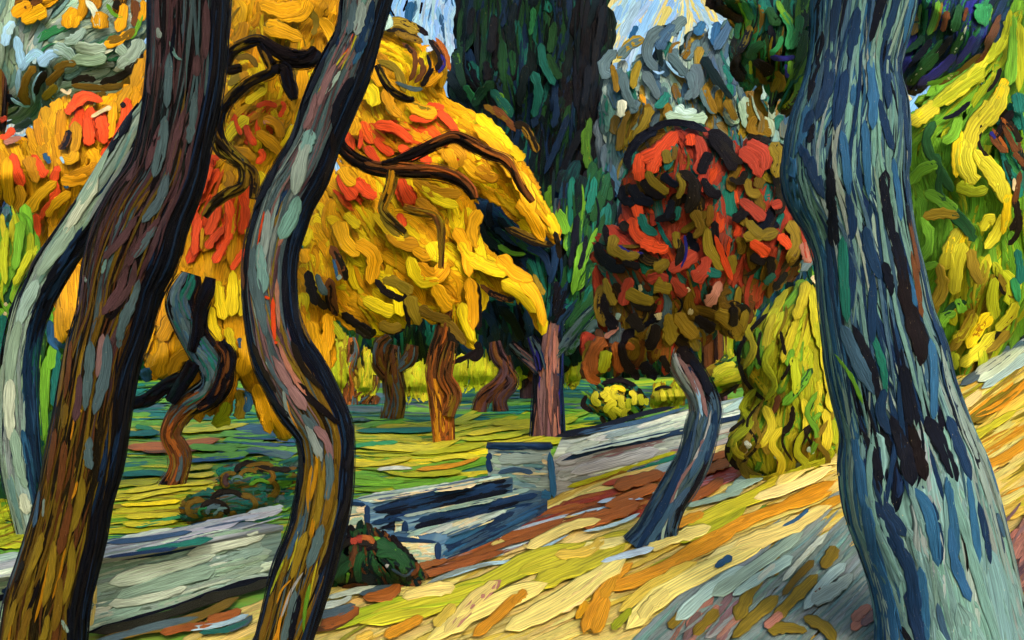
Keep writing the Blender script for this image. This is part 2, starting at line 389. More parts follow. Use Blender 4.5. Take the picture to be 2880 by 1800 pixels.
# sky backdrop far behind everything, laid on in dabs of pale and deeper blue
def sky_map(P, h):
    th = (P[..., 0]-CX)/F; d = 230.-h*.01
    z = CAMZ+(HY-P[..., 1])/F*230.
    return np.stack([np.tan(np.clip(th, -1.2, 1.2))*0+np.sin(th*1.0)*d*1.0, np.cos(th)*d, z], -1)
skm = paint('sky_light', emit=.80, streak=.7)
K = Mesh()
gu = np.linspace(-2400, 5300, 90); gv = np.linspace(-2600, 1250, 40); A, B_ = np.meshgrid(gu, gv); P = np.stack([A, B_], -1)
Vs = sky_map(P, np.full(A.shape, -60.)); ixs = np.arange(A.size).reshape(A.shape)
fs = np.stack([ixs[:-1, :-1], ixs[:-1, 1:], ixs[1:, 1:], ixs[1:, :-1]], -1).reshape(-1, 4)
K.raw(Vs.reshape(-1, 3), fs, np.repeat(COL['b'][None], A.size, 0), np.repeat(COL['c'][None], A.size, 0), (P/60.).reshape(-1, 2))
fill(K, sky_map, [(-1200, -900), (4000, -900), (4000, 700), (-1200, 700)], 'bbbcch', 100, L=230, W=60, dens=.5, base=2)
fill(K, sky_map, [(1000, -60), (1340, -60), (1340, 340), (1180, 300), (1080, 120), (1000, 60)], 'bbbccBdc', [(1020, 20, 118), (1150, 60, 95), (1280, 120, 85), (1100, 0, 110)], L=110, W=21, dens=1.5, base=14)
fill(K, sky_map, [(1680, -60), (2100, -60), (2100, 90), (1800, 150), (1690, 210)], 'bbcccyyCh', [(1700, 60, 120), (1850, 50, 118), (2000, 20, 60)], L=110, W=22, dens=1.5, base=14)
fill(K, sky_map, [(-60, -60), (420, -60), (420, 330), (-60, 330)], 'SShcbb', 110, L=110, W=24, dens=1.2, base=14)
hand(K, sky_map, 'b 24 1745,20 1725,70 1700,110; c 22 1800,10 1770,60 1745,110; B 16 1790,80 1770,120; b 24 1850,5 1815,70 1790,120; y 20 1700,40 1735,75; b 20 1890,10 1860,70; B 18 1080,10 1100,60; B 22 1160,10 1150,50 1158,90; k 9 1100,0 1098,30 1112,55; k 8 1148,5 1135,40; k 8 1188,10 1182,45; y 22 1970,10 1990,50; b 16 1945,0 1975,45; C 22 1880,30 1850,90', base=24)
so_ = K.build('sky', skm, smooth=True); meta(so_, kind='structure')

# far wood: one dark mass behind the lawn
M = Mesh()
fwp = [(-500, 620), (-100, 540), (300, 640), (700, 560), (1100, 640), (1500, 560), (1900, 400), (2200, 380), (2700, 500), (3300, 520), (3500, 1075), (-600, 1075)]
fm = crown_map(fwp, 74, 6, soft=200)
V0 = Mesh()
fill(M, fm, fwp, 'geffnegk', [(0, 800, 95), (1500, 800, 88)], L=170, W=50, dens=1.6, base=-10, clip=0)
fill(M, fm, fwp, 'eegffnGs', [(0, 800, 95), (1500, 800, 88)], L=120, W=30, dens=1.3, base=4, clip=0)
fill(M, crown_map(fwp, 78, 4, soft=200, sign=1), fwp, 'gefG', 92, L=170, W=60, dens=.8, clip=0)
o = M.build('far_wood', mat_for('leaf', 70)); meta(o, 'dark teal wood closing the garden behind the lawn', 'wood', kind='stuff')

# lawn strokes
GAIN[0] = 1.3
M = Mesh(); LP = [(-600, 1075), (3400, 1075), (3400, 1130), (2100, 1130), (1600, 1230), (1380, 1420), (900, 1560), (-600, 1700)]
fill(M, ground_map, LP, 'GGeGGLe', [(300, 1200, 1), (1200, 1200, -2), (900, 1400, -8)], L=170, W=20, dens=1.3, bend=4, ja=3)
fill(M, ground_map, [(-100, 1090), (2000, 1090), (1600, 1180), (900, 1190), (-100, 1170)], 'eegGsGGee', 0, L=150, W=15, dens=1.6, bend=4, ja=3, base=5)
fill(M, ground_map, [(310, 1200), (700, 1200), (800, 1210), (1000, 1200), (1400, 1190), (1500, 1215), (1460, 1250), (1370, 1330), (1050, 1395), (840, 1390), (720, 1370), (560, 1380), (300, 1350)], 'GGLGeLGl', [(400, 1300, 1), (900, 1300, -3), (1300, 1250, -6)], L=150, W=15, dens=1.5, bend=4, ja=3, base=6)
fill(M, ground_map, [(1000, 1215), (1560, 1180), (1600, 1235), (1380, 1290), (1300, 1320), (1010, 1330)], 'lLlLGLYG', [(1100, 1260, 3), (1350, 1240, -10)], L=190, W=15, dens=1.3, bend=6, ja=4, base=11)
fill(M, ground_map, [(300, 1360), (540, 1350), (600, 1375), (520, 1490), (310, 1510)], 'lLLGLlLU', [(400, 1400, -3), (400, 1470, -5)], L=180, W=14, dens=1.6, bend=5, ja=3, base=11)
fill(M, ground_map, [(-200, 1400), (80, 1400), (90, 1540), (-200, 1570)], 'LlLGUL', -14, L=130, W=16, dens=1.5, base=11)
fill(M, ground_map, [(-200, 1050), (60, 1050), (60, 1400), (-200, 1400)], 'GGegL', 80, L=130, W=16, dens=1.5, base=11)
fill(M, ground_map, [(840, 1330), (1360, 1300), (1240, 1370), (1010, 1400), (860, 1390)], 'GGGLGl', [(1000, 1350, 4), (1300, 1340, -14)], L=190, W=24, dens=1.3, bend=4, ja=3, base=11)
fill(M, ground_map, [(730, 1290), (845, 1290), (845, 1440), (730, 1450)], 'eegGe', -6, L=110, W=20, dens=1.6, base=13)
hand(M, ground_map, '''l 15 990,1264 1100,1275 1200,1272 1290,1250; l 16 1048,1252 1130,1270 1220,1272 1300,1245; L 15 1150,1290 1290,1275 1370,1262; l 14 970,1320 1060,1318 1160,1300; l 15 1210,1310 1280,1296 1350,1300; Q 12 1170,1335 1280,1322 1350,1300; L 14 1080,1340 1160,1350 1300,1340; l 14 700,1205 590,1220 500,1225;
l 15 1310,1235 1440,1215 1540,1208; L 14 1300,1250 1420,1240 1500,1222; l 13 1380,1205 1460,1200 1540,1195; h 10 1060,1335 1110,1330 1160,1332; e 14 1000,1225 1200,1222 1230,1215; E 12 990,1270 1050,1262 1120,1258;
x 22 352,1272 440,1270 540,1262 618,1250; w 16 400,1284 520,1280 610,1268; L 12 360,1262 470,1262 600,1246; l 13 512,1335 560,1330 600,1325; l 13 500,1352 560,1352 605,1345; l 12 340,1400 480,1380 600,1372; l 14 360,1420 450,1400 540,1388; Y 11 340,1436 430,1432 508,1424; l 14 350,1470 430,1466 508,1462; l 14 345,1490 420,1490 500,1482; E 10 380,1500 480,1475 560,1460;
G 18 560,1300 640,1296 700,1290; G 20 530,1270 600,1275 670,1278; B 12 530,1312 600,1306 690,1300; e 16 340,1350 420,1345 470,1350; e 16 300,1232 370,1235 450,1230; E 12 380,1215 430,1220''', base=22)
fill(M, ground_map, [(650, 1218), (840, 1212), (845, 1262), (790, 1290), (700, 1290), (620, 1270)], 'ddsGe', 2, L=120, W=20, dens=2, base=18, bend=3, ja=3)
o = M.build('lawn', mat_for('ground', 14)); meta(o, 'green and yellow lawn', None, kind='structure')

GAIN[0] = 1.05
# sandy path and the orange verge beside the steps
M = Mesh(); PP = [(540, 2150), (600, 1760), (900, 1640), (1240, 1590), (1560, 1400), (1930, 1280), (2160, 1200), (2400, 1180), (2900, 990), (3300, 950), (3300, 2150)]
fill(M, ground_map, PP, 'CPCC', [(900, 1700, -22), (1900, 1500, -24), (2800, 1200, -28)], L=200, W=46, dens=2.2, bend=3, ja=3, base=-4, relief=.08, thin=0)
fill(M, ground_map, PP, 'CCPCCC', [(900, 1700, -22), (1400, 1600, -22), (1900, 1500, -24), (2100, 1450, -26), (2800, 1200, -28)], L=300, W=24, dens=1.6, bend=4, ja=3)
# verge
fill(M, ground_map, [(1170, 1600), (1450, 1490), (1720, 1370), (1950, 1290), (2080, 1270), (2060, 1350), (1880, 1440), (1640, 1490), (1440, 1570), (1200, 1640)], 'xxrxwCc', [(1300, 1570, -20), (1800, 1400, -14)], L=150, W=24, dens=1.5, bend=5, ja=3, base=8)
hand(M, ground_map, '''x 16 1300,1590 1440,1540 1560,1500 1680,1450; x 40 1620,1490 1720,1462 1800,1430; x 30 1700,1440 1780,1410 1850,1380; x 34 1725,1385 1800,1365 1865,1345; x 30 1920,1420 1980,1400 2035,1362; x 28 1960,1350 2020,1325 2055,1315; x 22 1975,1310 2030,1295 2055,1288; x 20 1170,1640 1280,1610 1420,1565; x 20 1160,1620 1220,1600 1260,1592; c 9 1680,1430 1740,1418 1810,1420; c 10 1250,1645 1360,1605 1460,1590 1600,1520; z 12 1200,1660 1300,1620 1400,1600; c 10 1640,1512 1700,1500 1760,1480 1800,1460; S 20 2060,1380 2120,1350 2160,1330; S 18 1930,1440 2010,1420 2090,1395; S 22 2040,1400 2100,1375 2150,1350;
s 26 900,1650 970,1640 1040,1620; x 26 900,1620 1000,1640 1060,1628; x 34 1020,1700 1090,1690 1125,1662; s 22 1010,1690 1080,1670 1120,1655; h 18 920,1700 1000,1680 1060,1665; x 34 900,1780 960,1760 1010,1728; s 26 890,1750 950,1740 1000,1720; h 18 900,1725 960,1712 990,1695; w 20 880,1790 940,1782 1000,1750;
s 22 200,1850 400,1790 560,1755; x 24 580,1765 640,1750 680,1735; x 22 450,1800 520,1785 600,1775; s 18 640,1790 690,1770 710,1750; c 16 520,1790 620,1776 700,1748; e 16 560,1800 640,1790 700,1765''', base=24)
# olive lip in front of the low wall
hand(M, ground_map, 'D 34 260,1800 420,1765 560,1715 660,1690; u 34 290,1812 420,1790 560,1752 672,1698; D 30 560,1705 680,1680 770,1650', base=26)
# yellow, cream and orange streaks of the path
fill(M, ground_map, [(1000, 1780), (1500, 1560), (2000, 1480), (2340, 1340), (2340, 1450), (1900, 1640), (1500, 1850), (1000, 1850)], 'CPCCyL', [(1200, 1700, -24), (1700, 1600, -27), (2200, 1450, -22)], L=260, W=11, dens=.3, bend=4, ja=3, base=14, relief=.15, thin=0)
hand(M, ground_map, '''l 62 1010,1770 1150,1730 1330,1680 1480,1600 1640,1545; L 46 900,1790 1100,1720 1250,1700 1400,1660; l 60 1500,1660 1640,1600 1760,1540; l 50 1450,1630 1560,1590 1690,1550 1800,1515; L 34 1340,1680 1480,1620 1600,1585; l 42 1930,1500 2030,1450 2150,1400 2240,1350; L 36 1900,1540 2000,1500 2100,1440; l 30 2150,1385 2240,1340 2330,1300; P 26 1500,1650 1680,1580 1780,1545;
Q 32 1700,1680 1820,1640 1960,1550 2100,1480; Q 34 1640,1800 1670,1720 1730,1640 1780,1600; Q 32 2000,1530 2150,1460 2340,1400; Q 30 1700,1670 1850,1620 1990,1555 2080,1500; Q 26 1880,1500 1930,1480 1980,1460; Q 34 2080,1490 2200,1440 2350,1370; Q 30 2200,1500 2300,1450 2380,1410; Q 36 1670,1800 1690,1750 1710,1700; Q 26 1740,1600 1720,1660 1690,1700; O 22 1620,1760 1650,1710;
C 60 1420,1790 1560,1720 1680,1640 1760,1590; C 50 1200,1820 1380,1720 1540,1660; y 34 1560,1740 1640,1690 1720,1610; C 50 1760,1790 1850,1700 1990,1620 2160,1540; P 36 1740,1740 1830,1670 1960,1600; y 30 1990,1590 2150,1520 2340,1440; C 46 2060,1560 2200,1510 2330,1440; C 40 2180,1380 2280,1320 2370,1300; y 30 2120,1420 2240,1380 2340,1330; C 36 1820,1560 1900,1530 2000,1500;
p 30 1270,1790 1340,1710 1410,1650; C 40 1250,1800 1330,1710 1400,1655; Q 30 1080,1810 1150,1775 1190,1755; Q 32 1330,1810 1400,1750 1460,1690; P 30 1220,1780 1280,1720; P 24 1000,1820 1050,1800; Q 24 1440,1720 1480,1680; C 36 1130,1700 1200,1680 1280,1670; C 30 1480,1560 1600,1500 1690,1480; c 18 1840,1560 1760,1580 1690,1600; C 40 1800,1760 1830,1720 1880,1680; L 24 1720,1790 1760,1750 1775,1730;
y 26 1640,1560 1740,1540 1790,1520; P 30 1560,1580 1650,1570 1700,1530; B 10 2200,1500 2240,1480 2275,1450''', base=24)
fill(M, ground_map, [(2630, 1130), (2700, 1120), (2780, 1060), (2900, 980), (3200, 940), (3200, 1420), (2900, 1430), (2790, 1440), (2740, 1330), (2690, 1200)], 'PPCPlCQUC', -33, L=190, W=26, dens=1.9, bend=4, ja=4, base=14)
hand(M, ground_map, 'h 30 2750,1090 2820,1040 2890,980; t 28 2760,1110 2830,1060 2900,1010; s 24 2700,1100 2780,1050 2850,1000; w 8 2780,1050 2840,1010 2900,970; h 26 2740,1070 2800,1030 2880,970; Q 26 2760,1330 2830,1300 2900,1250; Q 24 2740,1190 2820,1150 2900,1080; l 22 2730,1250 2790,1215 2860,1170; U 14 2720,1210 2800,1160 2870,1110; y 26 2710,1160 2760,1120; C 22 2790,1440 2840,1420 2890,1390', base=26)
o = M.build('path', mat_for('ground', 8.1)); meta(o, 'sandy yellow path', None, kind='structure')

# tree shade painted in grey strokes on the path, mauve earth by the pine
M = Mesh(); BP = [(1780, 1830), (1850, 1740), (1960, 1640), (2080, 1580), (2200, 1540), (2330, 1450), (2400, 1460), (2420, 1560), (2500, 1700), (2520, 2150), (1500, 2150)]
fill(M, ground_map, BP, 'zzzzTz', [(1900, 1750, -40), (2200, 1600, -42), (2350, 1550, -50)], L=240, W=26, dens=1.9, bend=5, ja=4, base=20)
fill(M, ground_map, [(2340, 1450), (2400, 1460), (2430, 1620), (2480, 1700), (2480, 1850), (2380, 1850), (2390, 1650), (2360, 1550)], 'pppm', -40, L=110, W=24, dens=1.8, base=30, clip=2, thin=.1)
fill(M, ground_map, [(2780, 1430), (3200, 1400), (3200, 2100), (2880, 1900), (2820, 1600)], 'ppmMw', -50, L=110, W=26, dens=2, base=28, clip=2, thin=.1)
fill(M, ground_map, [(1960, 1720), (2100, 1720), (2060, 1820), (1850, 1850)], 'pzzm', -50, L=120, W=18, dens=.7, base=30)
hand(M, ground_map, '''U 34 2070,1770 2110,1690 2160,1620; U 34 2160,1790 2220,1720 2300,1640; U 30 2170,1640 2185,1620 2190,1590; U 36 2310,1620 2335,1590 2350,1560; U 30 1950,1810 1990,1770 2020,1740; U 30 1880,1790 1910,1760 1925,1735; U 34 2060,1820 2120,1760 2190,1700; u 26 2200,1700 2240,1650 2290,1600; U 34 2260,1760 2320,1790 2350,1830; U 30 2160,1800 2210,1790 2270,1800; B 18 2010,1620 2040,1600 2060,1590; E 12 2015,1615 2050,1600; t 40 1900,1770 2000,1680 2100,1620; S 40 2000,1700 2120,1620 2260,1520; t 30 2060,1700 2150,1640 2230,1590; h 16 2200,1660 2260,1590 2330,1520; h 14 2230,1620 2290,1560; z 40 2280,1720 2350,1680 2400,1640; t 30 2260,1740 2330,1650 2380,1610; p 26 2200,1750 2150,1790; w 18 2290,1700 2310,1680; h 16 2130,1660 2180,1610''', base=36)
o = M.build('painted_shade_and_soil', mat_for('ground', 6.9)); meta(o, 'grey tree shade painted on the path, with mauve earth at the foot of the pine', None, kind='structure')
# ================================================================== WALLS, STEPS
def wpt(px, py, d): return np.array(ctl(px, py, d))
def face_fill(M, a, b, c, poly, *args, **kw):
    n = np.cross(np.array(b)-a, np.array(c)-a); m = plane_map(a, n)
    f = lambda P, h: m(P, h*.6)
    fill(M, f, poly, *args, **kw); return f
GAIN[0] = 1.3
# low wall on the left
A0 = np.array([-3.60, 4.9, -.05]); A1 = np.array([-1.90, 8.27, -.05]); Ht = .47; Hl = .36; ux = (A1-A0)/np.linalg.norm(A1-A0); back = np.array([-ux[1], ux[0], 0])*.30
t = Thing('stone_wall', A0, 'low grey stone wall with a flat pale cap edging the lawn', 'wall')
M = Mesh(); up0 = np.array([0, 0, Ht+.08]); up1 = np.array([0, 0, Hl+.05])
M.box([A0, A1, A1+back, A0+back, A0+up0, A1+up1, A1+back+up1, A0+back+up0], 'S', 'h')
f = face_fill(M, A0, A1, A0+up0, [(-300, 1720), (0, 1650), (240, 1585), (500, 1535), (790, 1465), (800, 1610), (560, 1690), (240, 1778), (-300, 2010)], 'SSSSh', [(0, 1700, -10), (300, 1650, -14), (700, 1550, -14)], L=150, W=26, dens=1.6, bend=4, ja=4, base=2, clip=2)
hand(M, f, 'n 18 300,1572 400,1562 500,1545 620,1515; N 22 -100,1700 0,1680 55,1655; N 30 235,1780 400,1738 520,1700 640,1655 770,1618; n 20 0,1665 50,1640; C 14 262,1700 258,1620; C 10 250,1760 262,1700; h 40 300,1640 450,1600 600,1560; h 34 520,1560 640,1530 740,1500; h 30 300,1700 420,1680 520,1650; S 44 320,1680 450,1640 600,1600', base=12)
t.part(M, 'wall_face', mat_for('stone', 7))
M = Mesh(); cb = back*1.25; co = -back*.08; ct = np.array([0, 0, .045])
M.box([A0+up0+co, A1+up1+co, A1+up1+cb, A0+up0+cb, A0+up0+co+ct, A1+up1+co+ct, A1+up1+cb+ct, A0+up0+cb+ct], 'a', 'h')
f = face_fill(M, A0+up0+ct, A1+up1+ct, A1+up1+cb+ct, [(-300, 1640), (0, 1560), (290, 1520), (540, 1480), (800, 1420), (800, 1462), (560, 1520), (290, 1565), (-300, 1700)], 'aaaShd', -12, L=170, W=17, dens=1.8, bend=3, ja=2, base=2, clip=2)
hand(M, f, 'd 14 300,1532 420,1520 540,1500; e 16 380,1555 480,1542 600,1520; n 14 295,1574 400,1560 500,1546', base=10)
t.part(M, 'cap', mat_for('stone', 7))

# steps
GAIN[0] = 1.25
u = np.array([.374, .927, 0.]); u /= np.linalg.norm(u); lf = np.array([-u[1], u[0], 0])
t = Thing('stone_steps', (-.6, 8.6, 0), 'flight of three low grey stone steps with dark blue edges beside the path', 'steps')
specs = [(wpt(1238, 1572, 8.65), 2.7, .50, .16, [(1210, 1508), (1240, 1500), (1300, 1500), (1900, 1290), (1960, 1300), (1560, 1460), (1236, 1594)]),
         (wpt(1146, 1512, 9.05), 2.25, .50, .17, [(1110, 1458), (1150, 1450), (1500, 1380), (1560, 1420), (1150, 1512)]),
         (wpt(1040, 1470, 8.85), 2.25, .50, .17, [(1000, 1410), (1060, 1400), (1430, 1330), (1500, 1380), (1040, 1472)])]
for k, (b0, ln, wd, hh, _) in enumerate(specs):
    M = Mesh(); b0 = b0.copy(); z0 = b0[2]; b0[2] = 0
    z1 = z0+hh
    if k: u = np.array([.56, .83, 0.]); lf = np.array([-.83, .56, 0.])
    c0 = b0; c1 = b0+u*ln; ww_ = wd*[1.1, 1.1, .6][k]; c2 = c1+lf*ww_; c3 = b0+lf*ww_
    T_ = lambda p, z: np.array([p[0], p[1], z])
    M.box([T_(c0, -.2), T_(c1, -.2), T_(c2, -.2), T_(c3, -.2), T_(c0, z1), T_(c1, z1), T_(c2, z1), T_(c3, z1)], 'd', 'S')
    def quad_px(ps): return [((p[0]/p[1])*F+CX, HY-(p[2]-CAMZ)/p[1]*F) for p in ps]
    side = quad_px([T_(c0, z0-.12), T_(c1, z0-.12), T_(c1, z1), T_(c0, z1)]); top = quad_px([T_(c0, z1), T_(c1, z1), T_(c2, z1), T_(c3, z1)]); frt = quad_px([T_(c0, z0-.12), T_(c0, z1), T_(c3, z1), T_(c3, z0-.12)])
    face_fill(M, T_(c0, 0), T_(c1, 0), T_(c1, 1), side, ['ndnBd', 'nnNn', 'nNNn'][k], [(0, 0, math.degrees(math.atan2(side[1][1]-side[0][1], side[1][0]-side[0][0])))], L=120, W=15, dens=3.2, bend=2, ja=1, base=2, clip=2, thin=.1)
    fa = math.degrees(math.atan2(top[1][1]-top[0][1], top[1][0]-top[0][0]))
    face_fill(M, T_(c0, z1), T_(c1, z1), T_(c2, z1), top, 'ShqSSd', [(0, 0, fa)], L=110, W=12, dens=3, bend=2, ja=1, base=2, clip=2, thin=.1)
    f = face_fill(M, T_(c0, 0), T_(c3, 0), T_(c3, 1), frt, 'SqShq', -6, L=46, W=18, dens=3, bend=5, ja=4, base=2, clip=2, thin=.1)
    a_, b_, c_ = frt[0], frt[1], frt[2]
    hand(M, f, 'n 20 %f,%f %f,%f %f,%f; n 16 %f,%f %f,%f' % (b_[0]-4, b_[1]+4, (a_[0]+b_[0])/2-4, (a_[1]+b_[1])/2, a_[0]-4, a_[1]-2, b_[0]-8, b_[1]+4, c_[0], c_[1]+4), base=8)
    t.part(M, 'step', mat_for('stone', 9), label=['lowest step, beside the path', 'middle step', 'top step, beside the lawn'][k])

# pier and long wall on the right
t = Thing('stone_pier', wpt(1460, 1425, 12.0), 'square grey stone pier with a dark top edge beside the mauve trunk', 'pier')
M = Mesh(); p = lambda x, y, d: wpt(x, y, d)
a0 = p(1372, 1420, 12.0); a1 = p(1550, 1420, 12.0); dz = np.array([0, .55, 0]); top = p(0, 1262, 12.0)[2]
S8 = [a0, a1, a1+dz, a0+dz]; S8 = S8+[np.array([q_[0], q_[1], top]) for q_ in S8]
M.box(S8, 'z', 'S')
f = face_fill(M, S8[0], S8[1], S8[4], [(1374, 1264), (1548, 1264), (1548, 1410), (1374, 1410)], 'zSzdqTB', 2, L=80, W=22, dens=2, base=2, clip=2)
hand(M, f, 'B 18 1545,1270 1552,1330 1558,1400; B 30 1520,1390 1550,1395; n 20 1378,1272 1374,1300 1380,1328; d 14 1400,1330 1450,1320 1500,1330; z 30 1400,1290 1470,1290 1530,1286', base=8)
t.part(M, 'block', mat_for('stone', 12))
M = Mesh(); q8 = [S8[4]+[-.02, -.02, 0], S8[5]+[.02, -.02, 0], S8[6]+[.02, .02, 0], S8[7]+[-.02, .02, 0]]; q8 = q8+[q_+np.array([0, 0, .03]) for q_ in q8]
M.box(q8, 'n', 'd'); f = face_fill(M, q8[0], q8[1], q8[4], [(1370, 1246), (1552, 1246), (1552, 1264), (1370, 1264)], 'ndn', 0, L=90, W=10, dens=2.2, base=1, clip=2)
t.part(M, 'cap', mat_for('stone', 12))

b0 = wpt(1556, 1400, 12.2); b1 = wpt(2230, 1205, 17.5)
t = Thing('stone_wall', b0, 'long grey wall with a pale flat top rising to the right behind the crooked little tree', 'wall')
M = Mesh(); t0 = wpt(1556, 1292, 12.2); t1 = wpt(2230, 1150, 17.5); k0 = wpt(1580, 1236, 13.4); k1 = wpt(2230, 1088, 20.0)
g0 = k0.copy(); g0[2] = 0; g1 = k1.copy(); g1[2] = 0; b0[2] -= .2; b1[2] -= .3
M.box([b0, b1, g1, g0, t0, t1, k1, k0], 'a', 'z')
f = face_fill(M, b0, b1, t0, [(1558, 1294), (1760, 1250), (2230, 1152), (2230, 1200), (1930, 1275), (1560, 1372)], 'aaazhm', -15, L=140, W=22, dens=2, bend=3, ja=3, base=2, clip=2)
hand(M, f, 'n 22 1575,1296 1680,1262 1800,1238 1950,1205; n 20 1900,1216 2040,1180 2200,1150; L 14 1590,1370 1700,1338 1790,1305; u 22 1600,1382 1700,1350 1760,1325; n 24 1590,1396 1680,1370 1780,1330 1900,1290; L 10 1780,1310 1850,1285 1900,1270; e 24 1770,1336 1840,1310 1910,1285; a 34 1600,1330 1720,1300 1850,1265; n 16 1960,1275 2060,1245 2160,1215', base=8)
t.part(M, 'wall_face', mat_for('stone', 14))
M = Mesh(); ct = np.array([0, 0, .03]); M.box([t0, t1, k1, k0, t0+ct, t1+ct, k1+ct, k0+ct], 'h', 'a')
f = face_fill(M, t0+ct, t1+ct, k1+ct, [(1580, 1238), (1800, 1190), (2230, 1090), (2230, 1145), (1850, 1225), (1580, 1285)], 'hhtzSh', -15, L=170, W=17, dens=2, bend=3, ja=2, base=2, clip=2)
hand(M, f, 'N 20 1560,1232 1680,1208 1800,1170 1900,1148; z 12 1700,1235 1800,1210; d 12 1620,1225 1800,1190 1930,1150; t 22 2030,1165 2100,1130 2180,1100', base=8)
t.part(M, 'cap', mat_for('stone', 14))
GAIN[0] = 1.0
# ================================================================== TREES AND SHRUBS
def bark(name='bark', d=6): return mat_for('bark', d)
def crown(t, d, thick, layers, hands='', name='crown', mid='', L0=150, W0=44, extra=None, ph=0., back_pal=None, soft=None, label=None, hbase=14, parent=None):
    """layers: list of (poly, palette, dirs, L, W, density); the first one is the outline of the whole crown"""
    M = Mesh(); poly, pal, dirs = layers[0][:3]
    fm = crown_map(poly, d, thick, sign=-1, ph=ph, soft=soft); bm = crown_map(poly, d, thick*.8, sign=1, ph=ph+2, soft=soft)
    mm = crown_map(poly, d, thick*.3, sign=-1, ph=ph+1, soft=soft)
    fill(M, bm, poly, back_pal or pal, dirs, L=L0, W=W0, dens=.9, bend=16, clip=2)
    fill(M, mm, poly, back_pal or pal, dirs, L=L0, W=W0, dens=.9, bend=16, clip=2)
    for i, ly in enumerate(layers):
        pl, pa, di, L, W, dn = ly[:6]; kw = dict(ly[6]) if len(ly) > 6 else {}
        kw.setdefault('clip', 2); kw.setdefault('thin', .09)
        fill(M, fm, pl, pa, di, L=L, W=W, dens=dn*1.15, base=i*5., **kw)
    if hands: hand(M, fm, hands, base=hbase+5*len(layers))
    if extra: extra(M, fm)
    return t.part(M, name, mat_for('leaf', d), parent=parent, label=label), fm
def limb(t, pts, d, code, zones, pix='', name='trunk', flat=1.0, seg=14, tint=None, n=60, parent=None, base=0., relief=.2, **kw):
    M = Mesh(); T = Tube(pts, d, n=n, flat=flat); T.skin(M, code, tint, seg=seg); T.cover(M, zones, base=base)
    if pix: T.pix(M, pix, base=9+base, **kw)
    return t.part(M, name, mat_for('bark', d), parent=parent), T
def seg_tree_top(t, d, px, py, rx, ry, pal, thick=1.0):
    """upper crown above the picture"""
    a = np.linspace(0, 2*np.pi, 15)[:-1]
    pl = [(px+rx*math.cos(x)*(1+.15*math.sin(3*x)), py+ry*math.sin(x)*(1+.12*math.cos(4*x))) for x in a]
    M = Mesh()
    for sg, dn in ((-1, .26), (1, .2), (-1, .14)):
        fill(M, crown_map(pl, d, thick*(1 if dn > .15 else .2), sign=sg), pl, pal, [(px-rx, py, 110), (px+rx, py, 70), (px, py-ry, 0)], L=150, W=34, dens=dn, bend=25, ja=25)
    return t.part(M, 'crown', mat_for('leaf', d))

GAIN[0] = .58
# ---- cypress
t = Thing('cypress_tree', (-.6, 36, 0), 'tall nearly black cypress rising out of the picture beyond the yellow tree', 'tree')
CY = [(1310, -700), (1480, -900), (1640, -700), (1705, -100), (1712, 300), (1705, 700), (1680, 1000), (1560, 1080), (1430, 1060), (1300, 900), (1230, 600), (1270, 300), (1240, 240), (1290, 120), (1295, -100)]
limb(t, [(1500, 1120, 70), (1500, 900, 60), (1480, 300, 30), (1480, -600, 12)], 36, 'M', [(0, 1, -2, 2, 'kMw', 140, 22, .6)])
CD = [(1320, 100, 92), (1400, 400, 95), (1600, 200, 98), (1600, 700, 88), (1400, 850, 95), (1280, 300, 60)]
crown(t, 36, 2.6, [(CY, 'gfnfekg', CD, 150, 40, 2.0), (CY, 'gffnnkegf', CD, 120, 22, 1.6),
   ([(1620, -60), (1712, -60), (1712, 620), (1640, 600), (1610, 200)], 'kkNkf', 96, 150, 22, 1.5),
   ([(1560, 560), (1700, 420), (1710, 900), (1600, 960)], 'gfGenkf', [(1650, 600, 98), (1620, 900, 80)], 130, 22, 1.5)],
   '''k 26 1330,20 1322,60 1320,100; k 30 1390,40 1385,90 1380,150; k 26 1365,170 1370,200 1368,230; g 26 1285,140 1290,190 1305,250; G 20 1280,150 1290,180; E 22 1305,240 1325,270 1335,290; g 30 1330,300 1355,260 1390,230; f 34 1255,200 1280,240 1310,280; f 40 1220,260 1260,290 1310,310; e 30 1380,250 1420,300 1440,330; G 20 1400,260 1420,300 1438,320;
   E 16 1500,20 1498,60 1490,100; g 22 1560,60 1550,120 1545,150; e 24 1520,120 1530,180 1560,240; g 24 1540,150 1560,200 1580,220; k 26 1700,10 1690,70 1680,130; k 24 1680,100 1672,180 1665,240; N 28 1655,180 1650,250 1640,300; k 34 1700,240 1695,320 1690,400; n 26 1520,260 1510,320 1498,360; n 24 1560,260 1565,310 1555,360; n 22 1600,320 1570,400 1530,490; N 26 1640,360 1600,440 1570,510; k 22 1650,400 1620,470 1600,560; G 22 1660,330 1650,400 1640,440; G 26 1645,360 1650,430 1660,480; L 12 1655,400 1652,430 1660,460; g 26 1690,440 1680,520 1670,600; E 16 1720,440 1705,500 1700,560; G 30 1560,520 1545,560 1550,600; L 16 1560,540 1555,580; f 30 1480,180 1470,240 1460,300; e 28 1500,200 1515,260 1500,330''', ph=1., soft=170)

GAIN[0] = 1.25
